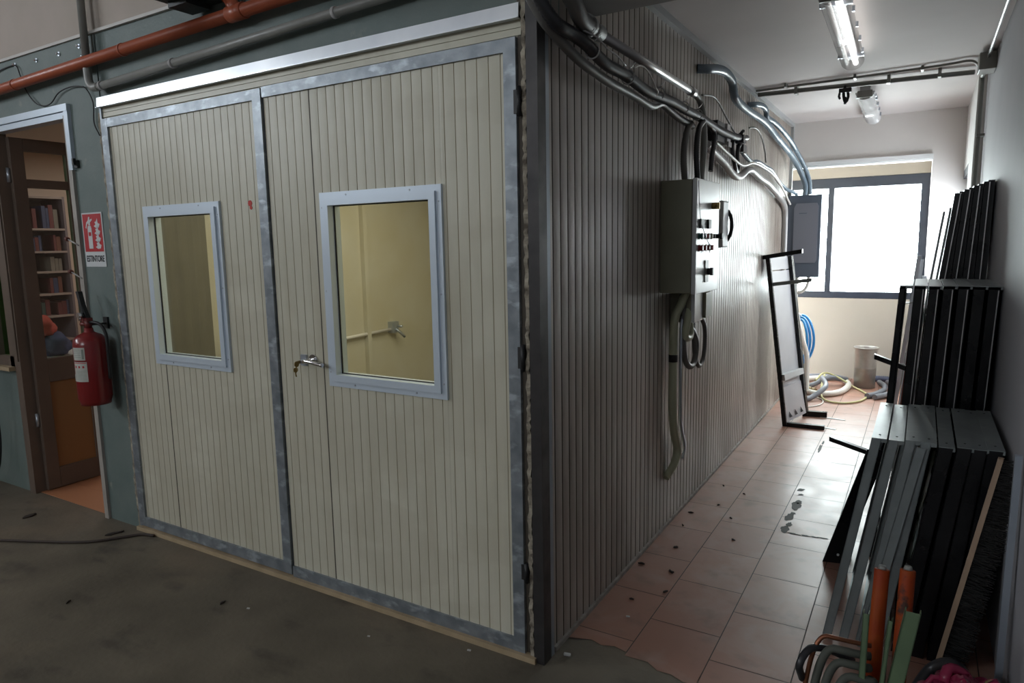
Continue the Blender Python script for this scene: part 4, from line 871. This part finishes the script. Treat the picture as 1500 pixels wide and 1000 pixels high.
# black frame lying low behind the low stack, arm sticking out
t = thing('leaning_bracket', 'black punched steel leg with an arm leaning behind the low grey stack', 'steel bracket', (.86,1.45,0))
def br(q):
    o = Vector((.825,1.42,0)); U = Vector((.17,.02,.60)); obox(q, o, U, (.085,.02,0), (0,.004,0)); obox(q, o, U, (.004,0,0), (0,.035,0))
one('punched_leg', br, 'black', t)
one('arm', lambda q: (obox(q, (.825,1.46,.612), (.20,0,-.055), (0,.035,0), (0,0,.022))), 'black', t, .002)
one('punch_hole', lambda q: [cyl(q, (.825+.17*f+.055,1.42+.02*f+.011,.60*f), (.825+.17*f+.055,1.414+.02*f+.011,.60*f), .006, n=10) for f in (.08,.42)], 'sign_white', t)
tag(one('steel_strip', lambda q: obox(q, (.90,1.50,0), (.17,.05,.72), (.012,0,0), (0,.03,0)), 'cornerstrip'), 'slim bluish steel strip behind the punched black leg', 'steel strip')
tag(one('steel_strip', lambda q: obox(q, (.93,1.55,0), (.13,.0,.79), (.012,0,0), (0,.03,0)), 'black'), 'slim black steel strip behind the punched black leg', 'steel strip')
# black arm poking out of middle stack
tag(one('black_channel', lambda q: (obox(q, (.915,3.3,.745), (.21,0,-.075), (0,.06,0), (0,0,.035)), obox(q, (1.10,3.33,.0), (.02,0,.70), (.03,0,0), (0,.03,0))), 'black', None, .002), 'black channel poking out toward the corridor behind the middle stack', 'steel channel')
# pale rails and reddish board behind
pale = mat('pale_rail', (.62,.64,.68), .35, .2)
for i, (xb_, xt_, z) in enumerate(((1.01,1.135,1.46),(1.05,1.155,1.43),(1.08,1.18,1.30))):
    t = thing('pale_rail', '%s pale metal rail leaning near the window end of the right wall' % ords[i], 'metal rail', (xb_,4.0+i*.1,0), 'pale rails by the window end')
    one('rail', lambda q: (obox(q, (xb_,3.9+i*.1,0), (xt_-xb_,0,z), (.028,0,0), (0,.02,0)), obox(q, (xb_,3.9+i*.1,0), (xt_-xb_,0,z), (.003,0,0), (0,.05,0))), pale, t)
    one('cross_lug', lambda q: (obox(q, (xb_-.03+(xt_-xb_)*.75,3.88+i*.1,z*.75), (.11,0,.012), (0,.03,0), (0,0,.012))), 'hose_light', t)
tag(one('reddish_board', lambda q: obox(q, (1.065,3.7,0), (.06,0,.98), (.028,0,0), (0,.3,0)), 'redwood'), 'reddish wooden board leaning among the pale rails', 'board')
tag(one('white_box', lambda q: box(q, 1.14,1.20,3.9,4.1,.90,1.15), 'lightsteel'), 'white board edge standing behind the middle stack', 'board')
bpy.data.objects['white_box'].name = 'white_board'
for v in bpy.data.objects['white_board'].data.vertices:
    if v.co.z < 1: v.co.z = 0
tag(one('grey_board', lambda q: obox(q, (.985,4.6,0), (.10,0,.62), (.035,0,0), (0,.02,0)), 'greypipe'), 'short grey board leaning near the right hose ends', 'board')

# ------------------------------------------------------------------ brush strip and added wall strip
t = thing('long_brush', 'long wooden-backed brush with black bristles leaning upright on the right wall', 'brush', (1.3,.62,0))
o_ = Vector((1.265,.50,.0)); U_ = Vector((.165,.14,.845))
one('wooden_back', lambda q: obox(q, o_, U_, (.016,-.006,0), (.004,.03,0)), 'wood', t)
def bris(q):
    random.seed(3); u = U_
    for k in range(900):
        f = random.uniform(.02,.995); p = o_ + u*f + Vector((.014,random.uniform(0,.03),0))
        L = random.uniform(.055,.085); d = Vector((1,random.uniform(-.25,.25),random.uniform(-.35,.1))).normalized()
        if p.x + L > XR-.004: L = max(.015, XR-.004-p.x)
        cyl(q, p, p+d*L, .0022, .0012, n=4, cap=False)
b_o = one('bristles', bris, 'bristle', t); b_o['kind'] = 'stuff'
tag(one('bluish_wall_strip', lambda q: obox(q, (1.45,.42,0), (.012,.08,.90), (.02,0,0), (0,.02,0)), 'cornerstrip'), 'strip added for the bluish light on the right wall below the brush', 'strip')  # really bare wall; the strip's colour paints in the cool light on it
# ------------------------------------------------------------------ corner heap at lower right
for i, (x, y, z) in enumerate(((.950,.12,.325),(.975,.10,.300),(1.0,.08,.272),(1.03,.06,.245),(1.055,.04,.215))):
    m = 'copper' if i == 0 else 'sleeve'; r = .0075 if i == 0 else .013
    lab = ['outermost bare copper pipe bent over at the corridor mouth','first grey-sleeved bent pipe inside the copper one','second grey-sleeved bent pipe inside the copper one','third grey-sleeved bent pipe inside the copper one','innermost grey-sleeved bent pipe'][i]
    t = thing('bent_pipe', lab, 'pipe', (x,y,0), 'bundle of bent pipes')
    one('pipe', lambda q: tube(q, [(x-.045,y-.05,.0),(x-.03,y-.03,z*.5),(x-.012,y-.01,z*.85),(x+.012,y+.01,z),(x+.05,y+.015,z+.004),(x+.085,y+.025,z-.001),(1.10,y+.04,z-.006)], r, n=10, step=.012), m, t)
hose('dark_hose_end', [(.91,.10,.18),(.905,.06,.25),(.93,.10,.29),(.98,.14,.28),(1.05,.18,.24)], .012, 'hose_black', 'dark hose end curling out left of the bent pipes', rib=0)
for i, (x, zt) in enumerate(((1.114,.520),(1.187,.535))):
    t = thing('orange_tube', '%s of two worn orange tubes standing in the lower right corner' % ('left','right')[i], 'tube', (x,.3,0), 'orange tubes')
    one('tube_body', lambda q: cyl(q, (x-.012,.20,.0),(x,.30,zt),.023,n=20), 'orange_tube', t, .003)
    one('tube_cap', lambda q: cyl(q, (x,.30,zt),(x+.001,.302,zt+.012),.014,.010,n=16), 'greypipe', t)
def channel(x0, w, y, zt, dx, lab):
    t = thing('green_channel', lab, 'channel', (x0,y,0), 'green channels')
    U = Vector((dx,.02,zt))
    o = Vector((x0-dx, y-.02, 0))
    one('channel_body', lambda q: (obox(q, o, U, (w,0,0), (0,.003,0)), obox(q, o, U, (.003,0,0), (0,.03,0)), obox(q, o+Vector((w-.003,0,0)), U, (.003,0,0), (0,.03,0))), 'green_ch', t)
channel(1.075,.018,.075,.465,.004,'left thin green channel edge beside the left orange tube')
channel(1.143,.013,.085,.455,.029,'middle thin green channel between the orange tubes')
channel(1.185,.042,.09,.495,.068,'right broad green channel with open trough beside the right orange tube')
# bag
t = thing('plastic_bag', 'crumpled pink and white plastic bag in the lower right corner', 'bag', (1.35,.25,0))
def bag(q):
    bmesh.ops.create_icosphere(q, subdivisions=5, radius=1)
    import mathutils
    for v in q.verts:
        n = mathutils.noise.noise(v.co*2.2)*.30 + mathutils.noise.noise(v.co*5.5+Vector((3,1,2)))*.16 + mathutils.noise.noise(v.co*11)*.06
        k = 1+n
        v.co = Vector((1.365+v.co.x*.130*k, .21+v.co.y*.15*k, max(.13+v.co.z*.120*k, .001)))
    for f in q.faces: f.smooth = False
bagm = mat('pink_bag_film', (.30,.025,.075), .25, 0, (.34,.03,.085), 6)
overlay(bagm, (.60,.55,.50), 9, .60, .63, strength=1); overlay(bagm, (.40,.36,.12), 13, .64, .66, strength=.9)
one('bag_body', bag, bagm, t)
one('bag_knot', lambda q: (tube(q, [(1.30,.20,.235),(1.31,.23,.265),(1.33,.25,.262),(1.36,.26,.245)], .016, n=8), tube(q, [(1.25,.18,.21),(1.27,.2,.245),(1.30,.21,.24)], .008, n=7)), bagm, t)
hose('black_floor_hose', [(1.22,.42,.02),(1.28,.50,.10),(1.34,.46,.16),(1.38,.38,.14),(1.42,.34,.03)], .02, 'hose_black', 'black hose piece behind the pink bag', rib=0)

# ------------------------------------------------------------------ ceiling items
def lamp(name, x0, y0, x1, y1, lab, w=.065, cover='lampcover'):
    t = thing(name, lab, 'ceiling light', ((x0+x1)/2,(y0+y1)/2,ZC), 'corridor ceiling lights')
    d = Vector((x1-x0,y1-y0,0)); L = d.length; d.normalize(); s = Vector((d.y,-d.x,0))
    o = Vector((x0,y0,0))
    one('housing', lambda q: obox(q, o - s*.035 + Vector((0,0,ZC-.035)), d*L, s*.07, Vector((0,0,.034))), 'lightsteel', t)
    for k in (.12,.88): one('hanger_clip', lambda q: obox(q, o + d*L*k - s*.07 + Vector((0,0,ZC-.055)), d*.02, s*.14, Vector((0,0,.02))), 'alu_grey', t)
    def cov(q):
        pv = None; n = 14
        rings = []
        for e in (0, 1):
            c = o + d*L*e
            rings.append([q.verts.new(c + s*(w*math.cos(a)*1.0) + Vector((0,0,ZC-.04-.058*math.sin(a)))) for a in [PI*i/n for i in range(n+1)]])
        for i in range(n):
            f = q.faces.new((rings[0][i], rings[0][i+1], rings[1][i+1], rings[1][i])); f.smooth = True
        q.faces.new(rings[0]); q.faces.new(rings[1][::-1])
    one('diffuser', cov, MT[cover], t)
    one('fluorescent_tube', lambda q: cyl(q, o + d*.03 + s*.020 + Vector((0,0,ZC-.062)), o + d*(L-.03) + s*.020 + Vector((0,0,ZC-.062)), .015, n=14), 'tube_lit' if cover == 'lampcover' else 'tube_off', t)
    one('fluorescent_tube', lambda q: cyl(q, o + d*.03 - s*.028 + Vector((0,0,ZC-.058)), o + d*(L-.03) - s*.028 + Vector((0,0,ZC-.058)), .013, n=14), 'tube_off', t)
    one('end_cap', lambda q: obox(q, o - s*.05 - d*.02 + Vector((0,0,ZC-.085)), d*.02, s*.10, Vector((0,0,.05))), 'greypipe', t)
    for k in range(4): one('side_clip', lambda q: obox(q, o + d*L*(.2+.2*k) + s*(w-.004) + Vector((0,0,ZC-.06)), d*.015, s*.012, Vector((0,0,.025))), 'alu_grey', t)
    return t
def cover_mat(name, emit, col):
    m = bpy.data.materials.new(name); m.use_nodes = True; b = m.node_tree.nodes['Principled BSDF']
    b.inputs['Base Color'].default_value = (*col,1); b.inputs['Roughness'].default_value = .12; b.inputs['Coat Weight'].default_value = .5
    b.inputs['Emission Color'].default_value = (1,.98,.94,1); b.inputs['Emission Strength'].default_value = emit
    return m
def clear_cover(name, w, col):
    m = bpy.data.materials.new(name); m.use_nodes = True; nt = m.node_tree; b = nt.nodes['Principled BSDF']
    b.inputs['Base Color'].default_value = (*col,1); b.inputs['Roughness'].default_value = .15
    t = nt.nodes.new('ShaderNodeBsdfTransparent'); mx = nt.nodes.new('ShaderNodeMixShader'); mx.inputs[0].default_value = w
    nt.links.new(t.outputs[0], mx.inputs[1]); nt.links.new(b.outputs[0], mx.inputs[2]); nt.links.new(mx.outputs[0], nt.nodes['Material Output'].inputs[0])
    return m
MT['lampcover'] = clear_cover('lamp_cover_near', .45, (.6,.6,.6)); MT['lampcover2'] = clear_cover('lamp_cover_far', .75, (.72,.72,.72))
MT['tube_lit'] = cover_mat('lit_tube', 4.5, (.9,.9,.9)); MT['tube_off'] = mat('unlit_tube', (.75,.75,.75), .3)
lamp('ceiling_light', .765, 1.33, .735, 2.70, 'near fluorescent ceiling light with glossy cover over the corridor')
lamp('ceiling_light', .735, 3.75, .715, 5.05, 'far fluorescent ceiling light behind the ceiling conduits', cover='lampcover2')
t = thing('ceiling_conduit', 'thicker grey conduit pair crossing the ceiling above the far light', 'conduit', (.7,3.45,2.67))
one('pipe', lambda q: cyl(q, (.035,3.43,2.685), (1.40,3.55,2.685), .016, n=12), 'greypipe', t)
for k in (.3,.9,1.2): one('saddle', lambda q: box(q, k-.01,k+.01,3.43,3.50,2.66,2.717), 'greypipe', t)
t = thing('ceiling_conduit', 'thin grey conduit crossing the ceiling just before the thicker one', 'conduit', (.7,3.3,2.69))
one('pipe', lambda q: tube(q, [(.035,3.36,2.70),(.6,3.33,2.70),(1.2,3.28,2.70),(1.36,3.25,2.70),(1.42,3.42,2.69)], .008, n=10), 'greypipe', t)
for k in (.25,.7,1.1): one('saddle', lambda q: box(q, k-.008,k+.008,3.29,3.37,2.69,2.717), 'greypipe', t)
tag(one('cable_hook', lambda q: (tube(q, [(.63,3.45,2.68),(.62,3.45,2.62),(.635,3.45,2.56),(.65,3.46,2.60),(.645,3.47,2.64)], .010, n=8), box(q, .59,.67,3.43,3.48,2.63,2.66), box(q,.625,.64,3.44,3.46,2.55,2.60), tube(q,[(.60,3.45,2.65),(.59,3.45,2.61),(.60,3.45,2.59)],.008,n=7)), 'blackmat'), 'black hook with cable ends hanging from the ceiling conduit', 'hook')
t = thing('wall_junction_box', 'small grey junction box where the right wall meets the ceiling', 'junction box', (1.43,3.6,2.66))
one('box', lambda q: box(q, 1.40,XR-.002,3.05,3.22,2.60,2.70), 'greypipe', t, .004)
one('wall_conduit', lambda q: cyl(q, (1.445,-.2,2.69),(1.445,3.05,2.672),.009,n=10), 'silver', t)
one('corner_conduit', lambda q: tube(q, [(1.44,3.22,2.66),(1.435,3.32,2.66),(1.425,3.42,2.67)], .012, n=8), 'silver', t)
one('drop_conduit', lambda q: cyl(q, (1.452,3.70,2.69),(1.452,3.70,.05),.014,n=12), 'greypipe', t)
one('drop_link', lambda q: cyl(q, (1.452,3.20,2.67),(1.452,3.70,2.68),.014,n=12), 'greypipe', t)
one('saddle', lambda q: box(q, 1.44,XR-.002,3.66,3.74,2.28,2.295), 'greypipe', t)

# ------------------------------------------------------------------ debris
bits = [(-3.448,-.228,.05),(-2.718,-.128,.05),(-1.49,-.32,.02),(.072,1.726,.03),(.281,2.181,.02),(.086,1.518,.02),(.379,1.462,.025),(.131,2.269,.02),(.046,.962,.03),(.138,1.225,.025),(.187,1.922,.02),(.20,.95,.04),(.24,.75,.03),(.127,.611,.02),(.30,1.75,.02),(-2.131,-.665,.02)]
where = ['before the office door','beside the floor cable','in front of the doors\' middle','by the wall base under the cabinet','right of the third tile row','under the drop conduit','in the middle of the near tiles','far along the wall base','near the booth corner','between cabinet and corner','on the tile left of centre','on the reddish near tiles','on the tile nearest the concrete','just past the corner','beside a tile joint','on open concrete']
for i, (x, y, s) in enumerate(bits):
    s *= .75 if x > 0 else 1.2
    def leafm(q):
        r = random.random()*PI; n = 9
        top = []
        for k in range(n):
            a = 2*PI*k/n; rr = s*(.4+.5*random.random()); X = rr*math.cos(a); Y = rr*random.uniform(.25,.55)*math.sin(a)
            top.append((x+X*math.cos(r)-Y*math.sin(r), y+X*math.sin(r)+Y*math.cos(r), .004+.006*random.random()))
        c = q.verts.new((x,y,.010)); vs = [q.verts.new(p) for p in top]; bs = [q.verts.new((p[0],p[1],.0015)) for p in top]
        for k in range(n): q.faces.new((c, vs[k], vs[(k+1)%n])); q.faces.new((vs[k], bs[k], bs[(k+1)%n], vs[(k+1)%n]))
        q.faces.new(bs[::-1])
    tag(one('dry_leaf', leafm, 'debris'), 'small dark dry leaf scrap on the floor %s' % where[i], 'leaf', 'dry leaf scraps on the floor')
for i, (x, y, s, w) in enumerate(((-1.35,-.30,.012,'before the doors'),(-.72,-.20,.010,'near the right door'),(.05,.08,.02,'at the booth corner'),(-.3,-.08,.012,'by the door sill'),(.16,.46,.012,'by the booth wall base'))):
    tag(one('plaster_chip', lambda q: (obox(q, (x,y,.0015), (s*1.2,s*.3,0), (-s*.3,s*.5,0), (s*.2,0,s*.4))), 'chip'), 'pale plaster chip on the floor %s' % w, 'chip', 'plaster chips')

for o in bpy.data.objects:
    if o.get('kind') == 'structure' and o.parent is None and o.type in ('MESH','EMPTY'): pass
